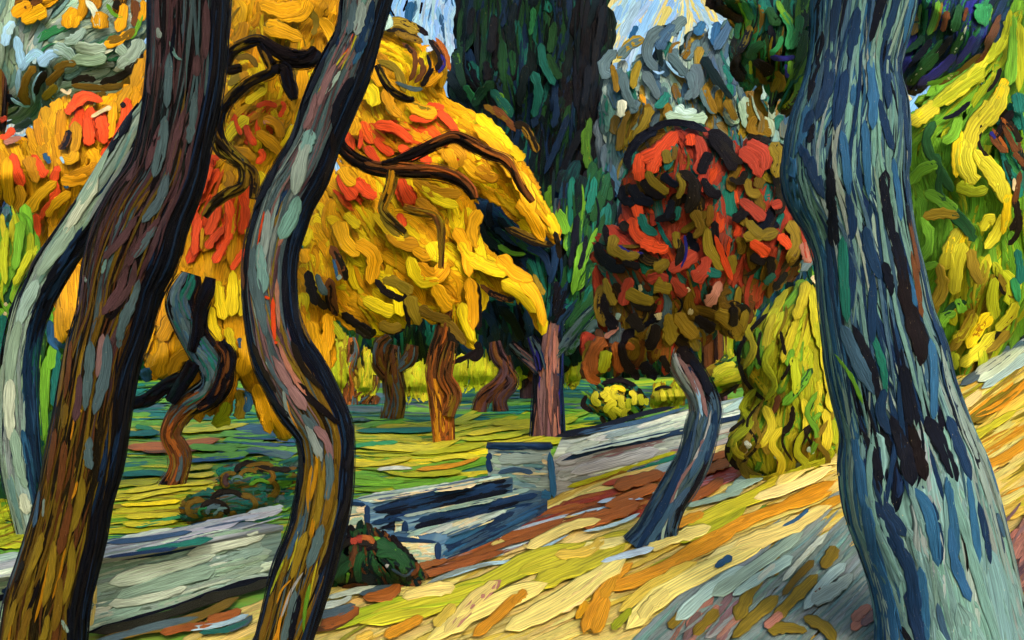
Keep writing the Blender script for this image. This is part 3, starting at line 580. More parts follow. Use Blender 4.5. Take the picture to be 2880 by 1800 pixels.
# ---- grey-green olive tree behind
t = Thing('olive_tree', (3.5, 28, .4), 'slate and olive green tree standing behind the red-leaved tree against pale blue sky', 'tree')
OT = [(1690, 250), (1740, 190), (1820, 150), (1880, 100), (2000, 70), (2100, 40), (2200, 60), (2300, 160), (2330, 500), (2250, 800), (2000, 900), (1780, 880), (1700, 640)]
limb(t, [(2010, 1130, 60), (2000, 800, 55), (1990, 400, 34)], 28, 'w', [(0, 1, -2, 2, 'kMw', 140, 22, .6)])
OD = [(1730, 150, 115), (1850, 100, 110), (1960, 100, 115), (1780, 250, 80), (1900, 250, 65), (2000, 250, 110), (2060, 220, 60), (1760, 380, 100), (2000, 320, 70), (2150, 300, 100)]
crown(t, 28, 1.8, [(OT, 'szTsesS', OD, 120, 36, 1.7), ([(1700, 160), (2140, 100), (2200, 400), (1750, 450), (1700, 400)], 'SzsSTz', OD, 90, 24, 1.0), (OT, 'ssdTeuUsdes', OD, 80, 23, .95, dict(bend=35, ja=16)),
   ([(1720, 270), (1880, 300), (1830, 400), (1730, 470)], 'uUusU', 110, 80, 24, 1.1), ([(1960, 240), (2180, 260), (2180, 400), (2000, 330)], 'uUUusSs', 75, 80, 24, 1.2, dict(bend=30))],
   '''s 30 1810,110 1770,130 1740,165; U 26 1812,108 1770,125 1735,165; s 34 1735,140 1705,170 1700,200 1722,212; s 34 1870,75 1830,110 1820,160 1850,200; f 26 1880,70 1850,110 1862,190; b 9 1825,180 1850,205 1870,200; d 34 1900,70 1870,100 1850,140; s 34 1930,50 1905,70 1885,100; s 28 1880,150 1905,180 1930,215; b 8 1872,170 1895,200 1925,218; B 26 1980,60 1965,85 1960,100; B 26 2020,60 2010,100 2015,130; b 12 2000,70 1995,110; d 28 2060,50 2040,90 2010,140; f 34 1975,160 1995,190 2020,240; f 26 2000,190 2030,240 2060,280; s 30 1950,180 1965,220 1950,280; s 30 1940,200 1950,250 1925,280; U 24 1800,170 1785,210 1780,250; s 28 1810,200 1840,250 1850,280; s 28 1750,200 1760,260 1785,310; u 24 1720,180 1730,220 1735,260; s 26 1790,280 1780,310 1795,300; u 28 1770,310 1750,360 1740,420; U 28 1830,300 1810,350 1780,390; u 26 1850,290 1880,300 1870,330; s 26 1975,250 1990,290 2010,320; u 24 1980,240 2000,290 2015,320; u 26 2040,280 2060,320 2070,340; e 24 1880,260 1860,290 1840,300; Q 10 1802,265 1812,290; Q 6 1812,270 1816,295;
   t 30 1900,300 1930,320 1960,310; S 34 1870,320 1920,335 1990,330; t 26 2150,240 2140,280; h 26 1750,280 1745,330''', ph=2.)

GAIN[0] = 1.05
# ---- silver tree, top left
t = Thing('silver_leaved_tree', (-9.6, 22, 0), 'sage and silver-blue tree with ochre leaves at the upper left corner', 'tree')
ST = [(-500, -300), (-200, -420), (200, -380), (430, -200), (440, 240), (300, 330), (60, 360), (-300, 420), (-520, 100)]
limb(t, [(-100, 1240, 70), (-60, 900, 60), (0, 200, 36)], 21, 'u', [(0, 1, -2, 2, 'kMwu', 140, 22, .6)])
SD = [(60, 60, 120), (180, 120, 160), (300, 120, 155), (380, 180, 140), (100, 200, 70), (60, 40, 100), (250, 230, 165), (100, 320, 120), (30, 330, 160)]
crown(t, 22, 1.5, [(ST, 'SSzTShS', SD, 130, 38, 1.8), ([(-40, 60), (420, 30), (420, 190), (180, 230), (-40, 240)], 'SSzhSTE', SD, 90, 22, 1.1, dict(bend=25)),
   ([(20, -40), (400, -60), (420, 30), (330, 60), (120, 50), (30, 30)], 'OOwouD', [(100, 20, 150), (300, 20, 100)], 90, 26, 1.2)],
   '''O 40 60,60 90,45 130,25; w 30 60,25 90,10 120,-10; D 24 60,22 85,5 110,-10; O 34 35,45 60,25 90,12; O 38 190,80 195,50 215,25; O 34 205,78 215,40; O 46 282,82 280,55 285,32; o 30 290,80 292,50; w 26 380,0 385,40 375,75; O 30 350,10 345,50 330,90; D 24 335,0 325,15 335,20; O 22 400,0 405,25 395,60; G 14 400,40 385,80 365,110; u 30 380,80 350,105 300,115; O 24 360,90 330,118 290,128; h 20 240,0 265,30 275,80; G 10 300,10 320,40 350,50; E 8 170,120 190,130 220,110; t 26 180,120 210,110 240,80;
   b 30 40,60 22,85 12,130; c 20 38,65 20,100; b 26 45,100 55,150 65,195; b 22 60,200 80,165 105,140; b 26 70,175 100,150 120,165; b 34 170,150 140,155 110,185; b 14 55,190 50,230 55,270 75,300; c 12 95,180 100,160; t 36 150,130 190,150 210,175; S 36 210,130 260,140 300,135; S 36 200,165 260,170 300,160; h 12 230,140 280,150 320,140; S 40 400,110 370,160 330,190; S 30 330,130 350,150 370,170;
   u 34 100,185 75,220 65,270 85,295; U 16 90,190 72,230 72,280; D 26 130,200 105,240 100,270; u 26 150,195 185,180 215,180; u 28 180,190 150,220 130,240; b 9 118,200 95,240 97,290; D 24 200,235 230,220 270,225; D 34 410,150 390,180 350,205; D 26 390,180 340,215 280,235; u 26 400,190 340,240 280,245; u 24 310,250 250,245 200,240; D 20 330,230 290,225; S 10 415,190 400,230 375,265; u 26 210,260 250,275 300,262; o 24 220,270 240,280 280,275; o 20 400,240 360,268 320,270; U 24 160,240 140,260 120,280;
   N 26 0,280 20,275 45,290; k 14 0,296 30,294; s 22 30,370 60,355 88,335; b 7 30,378 65,380 88,350; B 12 35,370 70,355 90,340; s 30 125,270 135,300 130,345; U 20 132,260 145,290 150,320; b 8 115,280 122,310 115,355; b 9 140,260 155,300 170,340; c 9 100,362 135,358 170,345; s 22 100,378 130,385 150,390; s 18 170,340 150,360 110,370; N 14 40,408 70,390 85,380; D 18 165,315 178,330 175,360; b 10 30,275 50,290 85,300''', ph=.5)

# ---- orange tree, left
t = Thing('orange_leaved_tree', (-7.2, 17, 0), 'broad orange and ochre autumn tree with vermilion patches behind the dark slanting trunk', 'tree')
OR = [(-500, 420), (-300, 320), (0, 380), (120, 290), (200, 245), (330, 260), (420, 120), (520, 160), (500, 500), (440, 700), (330, 1000), (230, 990), (150, 975), (140, 860), (180, 760), (110, 700), (90, 650), (40, 600), (0, 600), (-300, 680), (-520, 560)]
limb(t, [(250, 1310, 74), (270, 1000, 66), (260, 700, 52), (200, 480, 30)], 17, 'w', [(0, 1, -2, 2, 'kMwu', 140, 22, .8)])
RD = [(60, 450, 70), (200, 400, 85), (300, 450, 125), (380, 300, 100), (300, 620, 118), (200, 850, 95), (60, 580, 100)]
crown(t, 17, 1.4, [(OR, 'OOOoO', RD, 130, 36, 2.0), (OR, 'OOOoo', RD, 110, 28, 1.1),
   ([(190, 270), (300, 290), (310, 400), (230, 420), (185, 340)], 'RRRR', [(200, 300, 125), (260, 380, 80)], 90, 30, 1.6), ([(290, 280), (372, 268), (370, 350), (300, 460), (270, 500), (310, 400)], 'RRR', [(350, 300, 105), (300, 440, 125)], 110, 24, 1.2)],
   '''R 30 360,280 350,340 320,400; R 20 330,390 300,440 260,490; O 26 320,280 315,340 305,390; R 34 245,330 250,370 250,410; R 34 282,325 290,365 292,405; R 32 200,300 240,270 290,285; R 26 185,320 210,290; q 12 255,330 290,310 315,300;
   R 32 35,430 45,480 65,525; R 32 90,435 110,470 125,500; R 24 165,465 155,490 150,510; R 20 150,500 160,540 140,560; o 34 80,440 90,480 105,515; O 30 170,440 200,450 215,420; o 30 210,340 215,390 205,430; O 34 250,420 270,450 260,480; o 34 280,460 230,490 190,500; O 34 250,500 210,510 170,505; B 14 130,440 140,460; B 14 180,510 190,530; B 18 55,545 70,555; B 14 125,430 130,450;
   O 34 20,440 20,500 30,580; o 26 50,520 60,560 40,600; O 34 160,510 110,550 80,600; R 22 160,560 130,590 110,620; R 30 100,600 100,650 95,690; O 26 200,540 160,570 130,610; w 24 195,370 185,400 165,420; N 22 195,365 185,400 170,422; R 20 0,380 15,385 40,360; p 18 10,400 30,395 60,385; r 16 0,340 20,330; O 22 380,300 375,340; q 10 170,250 190,262 200,250; k 20 340,300 352,290;
   O 46 185,780 190,860 185,930; O 44 215,740 220,820 215,920; O 36 165,860 165,920 175,965; O 30 240,720 245,780 230,850; b 8 170,440 180,460; B 16 70,650 75,690 80,700; B 12 150,950 175,975 190,965''', ph=3.)

GAIN[0] = 1.0
# ---- autumn tree between the trunks, with the twisted dark fork
t = Thing('yellow_leaved_tree', (-4.8, 14.1, 0), 'yellow and orange tree between the two near trunks on a twisted dark forked stem', 'tree')
FT = [(600, -300), (800, -420), (1000, -300), (1000, 60), (960, 100), (945, 250), (880, 420), (780, 600), (740, 800), (790, 1000), (850, 1150), (838, 1240), (790, 1250), (745, 1190), (735, 1120), (690, 1100), (640, 1180), (600, 1200), (560, 1190), (470, 1080), (385, 1060), (380, 1010), (420, 850), (500, 640), (560, 350), (590, 100)]
FD = [(680, 60, 100), (700, 150, 60), (850, 80, 115), (700, 250, 120), (650, 330, 70), (800, 350, 110), (620, 500, 112), (700, 500, 95), (600, 700, 100), (680, 900, 80), (480, 950, 92), (640, 1080, 85), (800, 1150, 62), (900, 120, 100)]
crown(t, 14.8, 1.1, [(FT, 'OOOoO', FD, 130, 34, 2.1), ([(600, -20), (980, -20), (930, 250), (820, 420), (560, 500), (580, 200)], 'OOoYOoU', FD, 80, 26, 1.4, dict(bend=40, ja=18)),
   ([(620, 180), (740, 170), (740, 240), (680, 300), (600, 350), (590, 260)], 'YYYo', FD, 80, 26, 1.3, dict(bend=30)),
   ([(640, 300), (740, 290), (830, 270), (840, 330), (760, 420), (700, 440), (650, 400)], 'RoOoYR', [(700, 300, 140), (760, 360, 80)], 60, 20, 1.6, dict(bend=40)),
   ([(560, 440), (700, 440), (700, 640), (690, 740), (620, 770), (520, 740), (540, 600)], 'RRRRO', [(560, 520, 112), (650, 600, 100)], 130, 24, 1.3),
   ([(400, 740), (500, 620), (520, 780), (600, 790), (700, 800), (740, 1000), (680, 1040), (520, 1050), (400, 1050)], 'OOOO', FD, 130, 36, 1.0)],
   '''Y 30 600,160 620,130 640,100; Y 34 700,330 660,360 630,400; Y 24 790,170 810,200 800,230; o 22 740,230 755,200 770,170; o 26 830,110 820,150 795,180; o 24 860,130 855,170 835,200; O 34 900,50 930,90 940,130; Y 14 925,90 930,130 915,170; U 20 870,30 890,60 880,100; O 50 730,10 790,30 850,20; O 44 740,70 800,90 850,110; U 20 740,75 770,65 800,70; O 40 780,50 850,40 870,0; p 8 790,50 810,20 820,0; o 34 690,60 680,100 660,130;
   U 24 640,170 660,210 650,240; o 30 680,200 700,240 715,230; u 22 660,165 700,160 725,190; U 22 640,240 680,210; Y 24 690,290 720,270 750,250;
   R 16 720,300 750,290 780,300; R 20 690,350 700,380 720,410; R 20 730,420 740,440 720,460; R 14 790,285 800,300 785,330; p 12 740,345 760,340; o 30 740,330 780,350 790,390; o 34 720,370 760,400 790,430; Y 22 790,420 815,380 830,350; b 6 818,350 825,362 815,380; R 12 660,320 665,350 680,380; o 28 650,420 690,430 720,450; U 20 830,180 835,220 820,260; O 30 850,190 850,230 840,280;
   R 30 590,460 570,510 550,560; R 34 610,560 600,620 580,660; R 30 640,560 650,620 640,680; R 28 680,550 690,600 680,660; R 24 560,610 550,660 545,720; R 24 580,700 600,670 630,640; R 24 600,740 625,700 645,670; R 20 650,760 670,730 690,700; o 26 640,480 650,500 640,530; O 10 660,600 655,660; O 10 570,640 565,700; R 14 560,450 575,440 620,445; Y 28 730,480 745,520 740,560; Y 22 700,640 700,690; Y 26 740,600 720,650 700,690;
   Y 34 615,800 620,850 630,900; Y 34 655,760 655,820 650,890; Y 26 680,780 685,830 675,890; Y 30 590,860 600,920 620,960; Y 26 640,920 650,960 660,990; Y 20 610,790 625,830; O 40 460,960 455,1010 440,1060; O 40 510,830 480,900 450,960; O 40 540,990 500,1010 480,1060; O 40 690,940 690,1000 680,1060; R 10 695,880 700,930 715,970; U 34 670,1095 680,1130 670,1180; L 30 640,1130 630,1160 600,1190; L 26 600,1180 610,1190 650,1180; O 40 760,1140 790,1190 815,1235; O 40 720,1080 740,1150 760,1220; O 36 790,1100 810,1150 830,1200; o 26 660,1060 620,1090 580,1120; B 30 405,1035 412,1060 410,1075; B 22 690,1100 700,1130 690,1160; d 14 672,950 680,980; B 10 385,950 385,990''', ph=4.)
limb(t, [(478, 1372, 60), (500, 1325, 44), (505, 1280, 50), (482, 1220, 46), (520, 1150, 56), (600, 1095, 74), (610, 1040, 82), (575, 985, 78), (530, 910, 70), (510, 850, 72), (530, 795, 60), (538, 770, 40)], 13.6, 'k',
   [(0, .42, -2, 2, 'xwuws', 90, 12, 1.6), (.42, 1, -1.9, -.62, 'kkNk', 90, 16, 1.8), (.42, 1, -.6, .5, 'sessd', 90, 14, 1.6), (.42, 1, .5, 2, 'kkNw', 90, 16, 1.6)], n=90)
limb(t, [(545, 990, 24), (556, 940, 28), (562, 880, 30), (580, 820, 32), (590, 780, 18)], 13.45, 'k', [(0, 1, -2, 2, 'kkN', 60, 12, 1.6)], name='branch', n=30)
limb(t, [(560, 1150, 20), (600, 1120, 32), (630, 1060, 36), (640, 1000, 34), (618, 965, 30)], 13.4, 'k', [(0, 1, -2, 2, 'kkNw', 60, 12, 1.6)], name='branch', n=30)
limb(t, [(370, 1140, 20), (420, 1120, 30), (470, 1085, 30), (520, 1060, 30)], 13.5, 'k', [(0, 1, -2, 2, 'kfkN', 50, 14, 1.6)], name='branch', n=30)
limb(t, [(480, 1130, 24), (505, 1090, 30), (530, 1050, 30), (545, 1020, 30)], 13.4, 'k', [(0, 1, -2, 2, 'kfkN', 50, 14, 1.6)], name='branch', n=30)
# curling bare branches near the top of that tree
limb(t, [(680, 190, 8), (655, 140, 18), (640, 190, 18), (625, 205, 14)][:1]+[(640, 195, 14), (650, 150, 20), (690, 125, 22), (730, 115, 24), (770, 140, 30), (820, 165, 42), (870, 165, 40), (893, 140, 22)], 13.2, 'k', [(0, .5, -2, 2, 'kDuN', 60, 10, 1.6), (.5, 1, -2, 2, 'kkkN', 60, 12, 1.6)], name='branch', n=60)
limb(t, [(735, 125, 14), (755, 165, 20), (765, 200, 22), (735, 215, 20), (690, 240, 20), (640, 290, 20), (615, 350, 22), (625, 400, 22), (660, 440, 24), (688, 470, 26), (685, 520, 22), (640, 545, 18), (600, 575, 14), (575, 610, 8)], 13.15, 'n', [(0, .6, -2, 2, 'NkDu', 60, 9, 1.6), (.6, 1, -2, 2, 'DuUD', 60, 9, 1.6)], name='branch', n=80)
limb(t, [(765, 195, 16), (800, 195, 30), (810, 230, 28), (822, 262, 22), (828, 280, 8)], 13.1, 'k', [(0, 1, -2, 2, 'kkN', 50, 11, 1.6)], name='branch', n=30)
limb(t, [(600, 400, 6), (620, 430, 12), (660, 455, 14), (700, 475, 16), (716, 500, 14), (712, 560, 8)], 13.15, 'D', [(0, 1, -2, 2, 'DkuU', 50, 8, 1.6)], name='branch', n=30)

GAIN[0] = 1.2
# ---- small dark green tree with mauve trunk
t = Thing('dark_green_tree', gpoint(1538, 1228), 'dark blue-green tree on a straight mauve trunk behind the right edge of the yellow tree', 'tree')
GT = [(1330, 560), (1420, 540), (1520, 570), (1560, 470), (1640, 420), (1720, 500), (1740, 760), (1690, 900), (1610, 1010), (1500, 1000), (1430, 960), (1340, 990), (1330, 830)]
GDir = [(1400, 640, 40), (1500, 680, 60), (1640, 600, 100), (1660, 800, 118), (1600, 950, 130), (1420, 880, 75), (1560, 720, 88), (1350, 950, 90)]
crown(t, 22.3, 1.2, [(GT, 'fnefgnk', GDir, 110, 30, 1.9), ([(1590, 480), (1730, 460), (1740, 760), (1640, 950), (1570, 980), (1590, 700)], 'gGegNgfe', GDir, 120, 22, 1.4)],
  '''f 30 1345,600 1360,660 1400,700; N 30 1340,620 1350,690 1380,715; n 30 1390,640 1450,680 1510,700; f 26 1400,610 1440,650 1500,660; g 20 1420,640 1470,690 1530,720; n 30 1480,690 1530,720 1550,780; G 14 1400,690 1440,712 1480,715; N 24 1380,560 1375,600 1380,640; n 26 1560,680 1560,740 1545,800; f 34 1400,860 1440,900 1470,960; n 34 1480,870 1490,930 1480,980; e 26 1370,840 1410,830 1450,860; n 30 1350,880 1380,900 1400,960; f 30 1450,840 1500,870 1520,960;
  N 22 1625,600 1615,680 1602,760; G 24 1640,680 1625,760 1610,830; g 20 1700,600 1680,680 1650,740; G 16 1680,640 1650,720 1630,780; e 20 1720,700 1690,780 1640,860; g 24 1700,780 1650,860 1600,920; G 22 1690,850 1640,910 1600,960; s 26 1690,900 1640,940 1590,1000; g 24 1660,900 1620,950 1600,1000; t 6 1670,890 1640,920; N 16 1650,660 1640,720 1628,760; G 30 1550,580 1580,620 1590,660; N 18 1750,560 1740,640 1720,700''', ph=5.)
GAIN[0] = .85
limb(t, [(1540, 1232, 88), (1541, 1100, 76), (1545, 1000, 66), (1552, 900, 58), (1562, 780, 56), (1572, 680, 44), (1580, 560, 26)], 21.6, 'm', [(0, .5, -1.9, -.55, 'nNkv', 120, 13, 1.8), (0, .5, -.55, .45, 'mmMp', 120, 16, 1.6), (0, .5, .45, 2, 'nvNn', 120, 14, 1.8), (.5, 1, -2, 2, 'sgMNen', 100, 13, 1.8)], n=60)
limb(t, [(1520, 1045, 30), (1495, 1020, 26), (1460, 990, 20), (1435, 965, 12)], 21.5, 'n', [(0, 1, -2, 2, 'mnNs', 60, 9, 1.6)], name='branch', n=24)
limb(t, [(1525, 1040, 26), (1515, 1000, 24), (1503, 970, 22), (1492, 945, 12)], 21.4, 'n', [(0, 1, -2, 2, 'nNsv', 60, 10, 1.6)], name='branch', n=24)
limb(t, [(1550, 1010, 26), (1590, 960, 24), (1640, 900, 18), (1690, 850, 10)], 21.5, 's', [(0, 1, -2, 2, 'sgns', 60, 9, 1.6)], name='branch', n=24)

# ---- big yellow tree, centre
GAIN[0] = 1.08
t = Thing('golden_tree', (-1.4, 20.8, 0), 'broad golden yellow tree with vermilion patches and arching brown branches', 'tree')
YT = [(1030, -60), (1060, 60), (1120, 50), (1200, 90), (1255, 150), (1270, 220), (1230, 290), (1330, 320), (1420, 370), (1480, 450), (1530, 560), (1565, 640), (1590, 700), (1500, 655), (1440, 610), (1395, 555), (1355, 560), (1335, 620), (1345, 700), (1410, 735), (1480, 765), (1520, 800), (1545, 880), (1520, 960), (1500, 890), (1440, 850), (1370, 820), (1350, 900), (1350, 990), (1290, 950), (1250, 910), (1150, 920), (1050, 960), (940, 890), (935, 1080), (860, 1050), (830, 950), (835, 700), (880, 560), (950, 420), (1000, 250)]
YD = [(1100, 120, 30), (1210, 180, 80), (1090, 260, 100), (1150, 340, 60), (1050, 350, 50), (1250, 350, 30), (1400, 400, 45), (1300, 480, 40), (1450, 520, 60), (1100, 520, 60), (1000, 600, 65), (1150, 640, 45), (1230, 700, 30), (1050, 720, 70), (1300, 640, 85), (1480, 700, 35), (1200, 820, 30), (1330, 880, 90), (900, 780, 80), (890, 950, 88), (1000, 850, 45)]
def ytex(M, f): pass
crown(t, 20.5, .95, [(YT, 'OOOoO', YD, 120, 36, 2.2), (YT, 'OOOYYo', YD, 90, 30, 1.6, dict(bend=30, ja=14)),
   ([(930, 530), (1060, 560), (1200, 640), (1300, 700), (1350, 780), (1340, 860), (1220, 880), (1080, 920), (980, 850), (960, 700), (850, 650)], 'YYOOYO', YD, 100, 34, 1.2, dict(bend=32, ja=14)),
   ([(960, 330), (1060, 340), (1160, 310), (1230, 310), (1290, 370), (1260, 440), (1120, 450), (1060, 420), (1000, 440), (950, 420)], 'RRRQOo', [(1000, 380, 70), (1150, 370, 25), (1250, 340, 50)], 80, 26, 1.7, dict(bend=20)),
   ([(935, 480), (1040, 500), (1080, 560), (1000, 600), (930, 560)], 'RROR', 45, 80, 30, 1.3), ([(1100, 480), (1170, 490), (1180, 580), (1130, 600)], 'RRO', 65, 80, 28, 1.3)],
   '''R 34 950,490 975,530 1000,560; R 34 1000,510 1030,540 1060,555; R 34 1125,500 1140,540 1160,575; R 26 1180,430 1200,450 1215,455; R 30 1050,350 1110,360 1160,400; R 30 1120,410 1150,430 1180,440; R 26 1030,410 1050,440 1065,460; R 26 1230,310 1270,350 1290,390; R 24 1150,330 1190,335 1230,320; R 16 1200,295 1230,298 1250,305; R 24 1120,600 1130,620 1135,640; R 20 1280,445 1295,460; R 12 1010,420 1015,380 1000,350;
   O 34 960,470 975,500 1000,520; o 34 1170,560 1220,600 1200,610; o 34 1160,500 1220,540 1300,545; Y 30 1180,520 1230,560 1290,580; Y 40 1030,240 1050,270 1045,300; Y 26 1020,250 1030,280; o 30 1080,250 1100,300 1130,330; U 22 1085,260 1095,300 1110,320; O 36 1140,280 1180,310 1230,320; U 24 1150,290 1190,310 1230,315; O 30 980,320 1000,350 990,380; Y 34 1340,320 1380,360 1420,390; O 34 1330,350 1380,390 1430,440; Y 22 1360,330 1400,370 1440,420; O 38 1300,450 1340,490 1400,500; o 34 1340,470 1380,500 1400,490; O 40 1390,430 1420,450 1450,500; O 44 1450,480 1480,540 1500,600; O 40 1460,560 1500,620 1530,680; O 36 1250,420 1270,450 1280,480; o 26 1260,400 1300,440 1290,470;
   U 22 1060,170 1110,190 1130,230 1140,260; D 20 1080,80 1130,90 1190,120; U 30 1085,75 1120,60 1180,90; k 20 1125,60 1170,75 1205,100; u 24 1110,90 1150,105 1190,118; k 22 1205,110 1230,140 1240,170 1225,200; w 14 1215,110 1245,150 1250,190; v 10 1240,150 1250,180 1232,205; x 14 1225,105 1255,150 1265,200; w 18 1130,120 1165,150 1165,200 1150,230; D 14 1140,125 1160,150; w 20 1180,160 1190,200 1165,235; N 12 1200,150 1210,190 1190,225; k 16 1220,190 1200,220 1185,245; s 12 1110,230 1160,250 1190,250; t 30 1075,40 1090,60 1070,80; O 20 1190,240 1220,225 1245,200; c 18 1205,130 1210,145; O 30 1060,200 1100,240 1140,260; o 26 1060,150 1080,170 1100,210; O 40 1050,180 1060,220 1080,240;
   o 40 1090,640 1120,680 1180,690; Y 34 1050,600 1100,650 1150,670; O 44 950,620 970,680 1010,720; O 44 1000,680 1050,720 1040,800; Y 30 970,600 1010,640; U 26 1070,600 1110,650 1150,665; O 36 1160,700 1200,720 1210,700; Y 40 1020,840 1080,870 1110,880; Y 40 1080,770 1120,830 1130,890; Y 36 1150,720 1180,790 1240,790; U 34 1090,780 1120,800 1160,825; O 46 1170,740 1220,780 1260,740; Y 40 1210,680 1230,720 1260,720; O 36 1280,640 1310,700 1320,780; O 44 1220,800 1250,850 1270,870; Y 36 1300,850 1310,900 1330,960; O 36 1320,780 1330,860 1330,930; Y 44 1320,720 1370,750 1430,770; O 40 1400,720 1450,770 1500,790; Y 40 1410,790 1470,830 1510,880; O 36 1460,780 1510,840 1530,920; Y 26 1290,680 1320,720 1350,720; Y 30 1340,660 1350,700 1360,740; O 34 1350,590 1330,640 1340,700;
   k 26 1055,785 1085,820 1135,845; U 28 1075,785 1120,800 1150,820; k 20 1138,825 1145,880 1152,925; U 34 1150,830 1165,880 1180,915; k 16 1170,865 1200,880 1240,890; u 36 1175,865 1220,890 1270,900; u 34 1240,900 1280,930 1310,970; D 26 1250,910 1270,950 1285,980; k 34 960,880 1000,910 1050,940; w 34 925,780 935,840 945,890; k 24 930,800 925,850 950,890; w 28 930,690 955,740 970,790; D 22 940,700 965,750 975,790; k 36 865,760 875,810 890,860; D 26 880,820 900,850 920,870; s 20 890,770 905,810 920,830; B 10 938,725 945,760 950,790; t 14 950,775 958,785; D 28 1000,920 1040,945 1055,925; U 30 1065,910 1100,925 1130,915; k 12 1065,925 1100,938 1140,925; k 34 1335,790 1342,860 1345,930; k 26 1340,960 1350,1000 1320,1010; k 20 1350,985 1310,1005 1270,1022; w 20 1350,800 1390,830 1430,845; k 22 1370,820 1420,840 1450,842; u 22 1430,640 1490,665 1550,690; D 24 1420,640 1500,680 1560,690; D 20 1560,650 1570,690 1575,730; u 30 1470,350 1500,400 1510,430; D 30 1440,350 1480,360 1510,430; w 26 1380,300 1420,330 1450,370; u 20 1360,295 1400,320 1440,350; k 14 1490,610 1510,640; U 16 1500,770 1530,830; 
   O 44 870,900 880,960 900,1020; O 40 900,940 910,1000 920,1060; Y 30 845,660 860,680 870,640; O 34 840,870 850,930 870,990; O 34 920,880 925,940 920,990; L 24 930,905 950,930 965,955; O 34 850,700 860,740''', ph=6., hbase=16)
TZ = lambda p: [(0, 1, -2, 2, p, 70, 11, 1.8)]
limb(t, [(1248, 1258, 46), (1246, 1200, 50), (1240, 1120, 56), (1225, 1050, 44), (1235, 990, 44), (1250, 920, 34), (1260, 760, 22), (1250, 600, 16)], 20.3, 'w', [(0, .3, -2, 2, 'xxwQ', 80, 13, 1.8), (.3, 1, -2, 2, 'wkwDx', 80, 12, 1.8)])
limb(t, [(1258, 1170, 34), (1275, 1110, 34), (1250, 1060, 30), (1260, 1000, 30), (1270, 960, 16)], 20.1, 'w', TZ('wuxwD'), name='branch', n=30)
limb(t, [(950, 385, 12), (965, 420, 22), (1010, 455, 26), (1070, 475, 30), (1150, 480, 34), (1230, 485, 32), (1290, 505, 26), (1325, 535, 18), (1335, 560, 6)], 18.45, 'k', [(0, 1, -2, -.1, 'kkDw', 80, 9, 1.6), (0, .35, -2, 2, 'kkD', 80, 9, 1.6), (.35, 1, -.1, 2, 'wxxw', 80, 10, 1.6)], name='branch', n=50)
limb(t, [(1075, 465, 16), (1110, 455, 22), (1170, 430, 22), (1230, 400, 24), (1280, 385, 24), (1330, 410, 28), (1380, 435, 24), (1420, 450, 20), (1445, 480, 14), (1470, 530, 9), (1498, 568, 4)], 18.4, 'k', [(0, .3, -2, 2, 'kkD', 80, 9, 1.6), (.3, 1, -2, -.1, 'kDkw', 80, 8, 1.6), (.3, 1, -.1, 2, 'wwxw', 80, 9, 1.6)], name='branch', n=60)
limb(t, [(1105, 480, 16), (1100, 520, 18), (1085, 560, 16), (1075, 590, 12), (1100, 620, 12), (1140, 655, 8)], 18.35, 'U', [(0, 1, -2, 2, 'UuoD', 60, 7, 1.6)], name='branch', n=40)
limb(t, [(1135, 585, 10), (1170, 595, 12), (1220, 605, 12), (1240, 640, 10), (1240, 700, 8), (1238, 755, 4)], 18.3, 'u', [(0, 1, -2, 2, 'uUow', 60, 6, 1.6)], name='branch', n=40)
limb(t, [(1060, 185, 4), (1085, 235, 10), (1115, 265, 14), (1150, 278, 10), (1165, 275, 4)], 18.7, 'D', [(0, 1, -2, 2, 'kDUk', 60, 7, 1.6)], name='branch', n=30)

GAIN[0] = 1.4
# ---- young brown trees under the golden crown
def sapling(pts, d, label, pal='wuxwDs', leaves=None, ph=0, extra=()):
    b = gpoint(pts[0][0], pts[0][1]-8); d = b[1]
    t = Thing('young_tree', b, label, 'tree', 'young brown trees under the golden tree')
    limb(t, pts, d, 'w', [(0, 1, -2, 2, pal, 60, 10, 1.8)], n=44)
    for e in extra: limb(t, e, d-.05, 'w', [(0, 1, -2, 2, pal, 50, 9, 1.8)], name='branch', n=24)
    if leaves:
        crown(t, d+.1, .5, [(leaves, 'uUwsx', 85, 70, 20, 1.2)], ph=ph)
sapling([(985, 1150, 64), (985, 1090, 44), (975, 1040, 40), (990, 990, 32), (985, 950, 20)], 27, 'stout brown young tree nearest the sinuous trunk, below the golden crown', extra=[[(990, 1130, 30), (1040, 1090, 34), (1045, 1040, 26), (1035, 1000, 16)], [(1010, 1190, 22), (1035, 1150, 32), (1055, 1110, 24)]])
sapling([(1100, 1190, 56), (1112, 1130, 52), (1106, 1060, 46), (1104, 1000, 34), (1110, 970, 14)], 27, 'broad-footed brown young tree with curling side stem, left of the golden tree trunk', pal='uwDusw', extra=[[(1090, 1060, 26), (1066, 1020, 30), (1070, 970, 28), (1095, 945, 18)], [(1120, 1040, 18), (1150, 1010, 30), (1160, 970, 20)]])
sapling([(1345, 1170, 34), (1360, 1120, 32), (1410, 1075, 30), (1425, 1035, 28), (1400, 1000, 30), (1392, 960, 16)], 27, 'reddish brown young tree bending right beside the dark green crown', pal='MwkMw', extra=[[(1410, 1165, 34), (1405, 1120, 30), (1440, 1075, 26), (1425, 1040, 22), (1420, 1000, 14)]])

GAIN[0] = .98
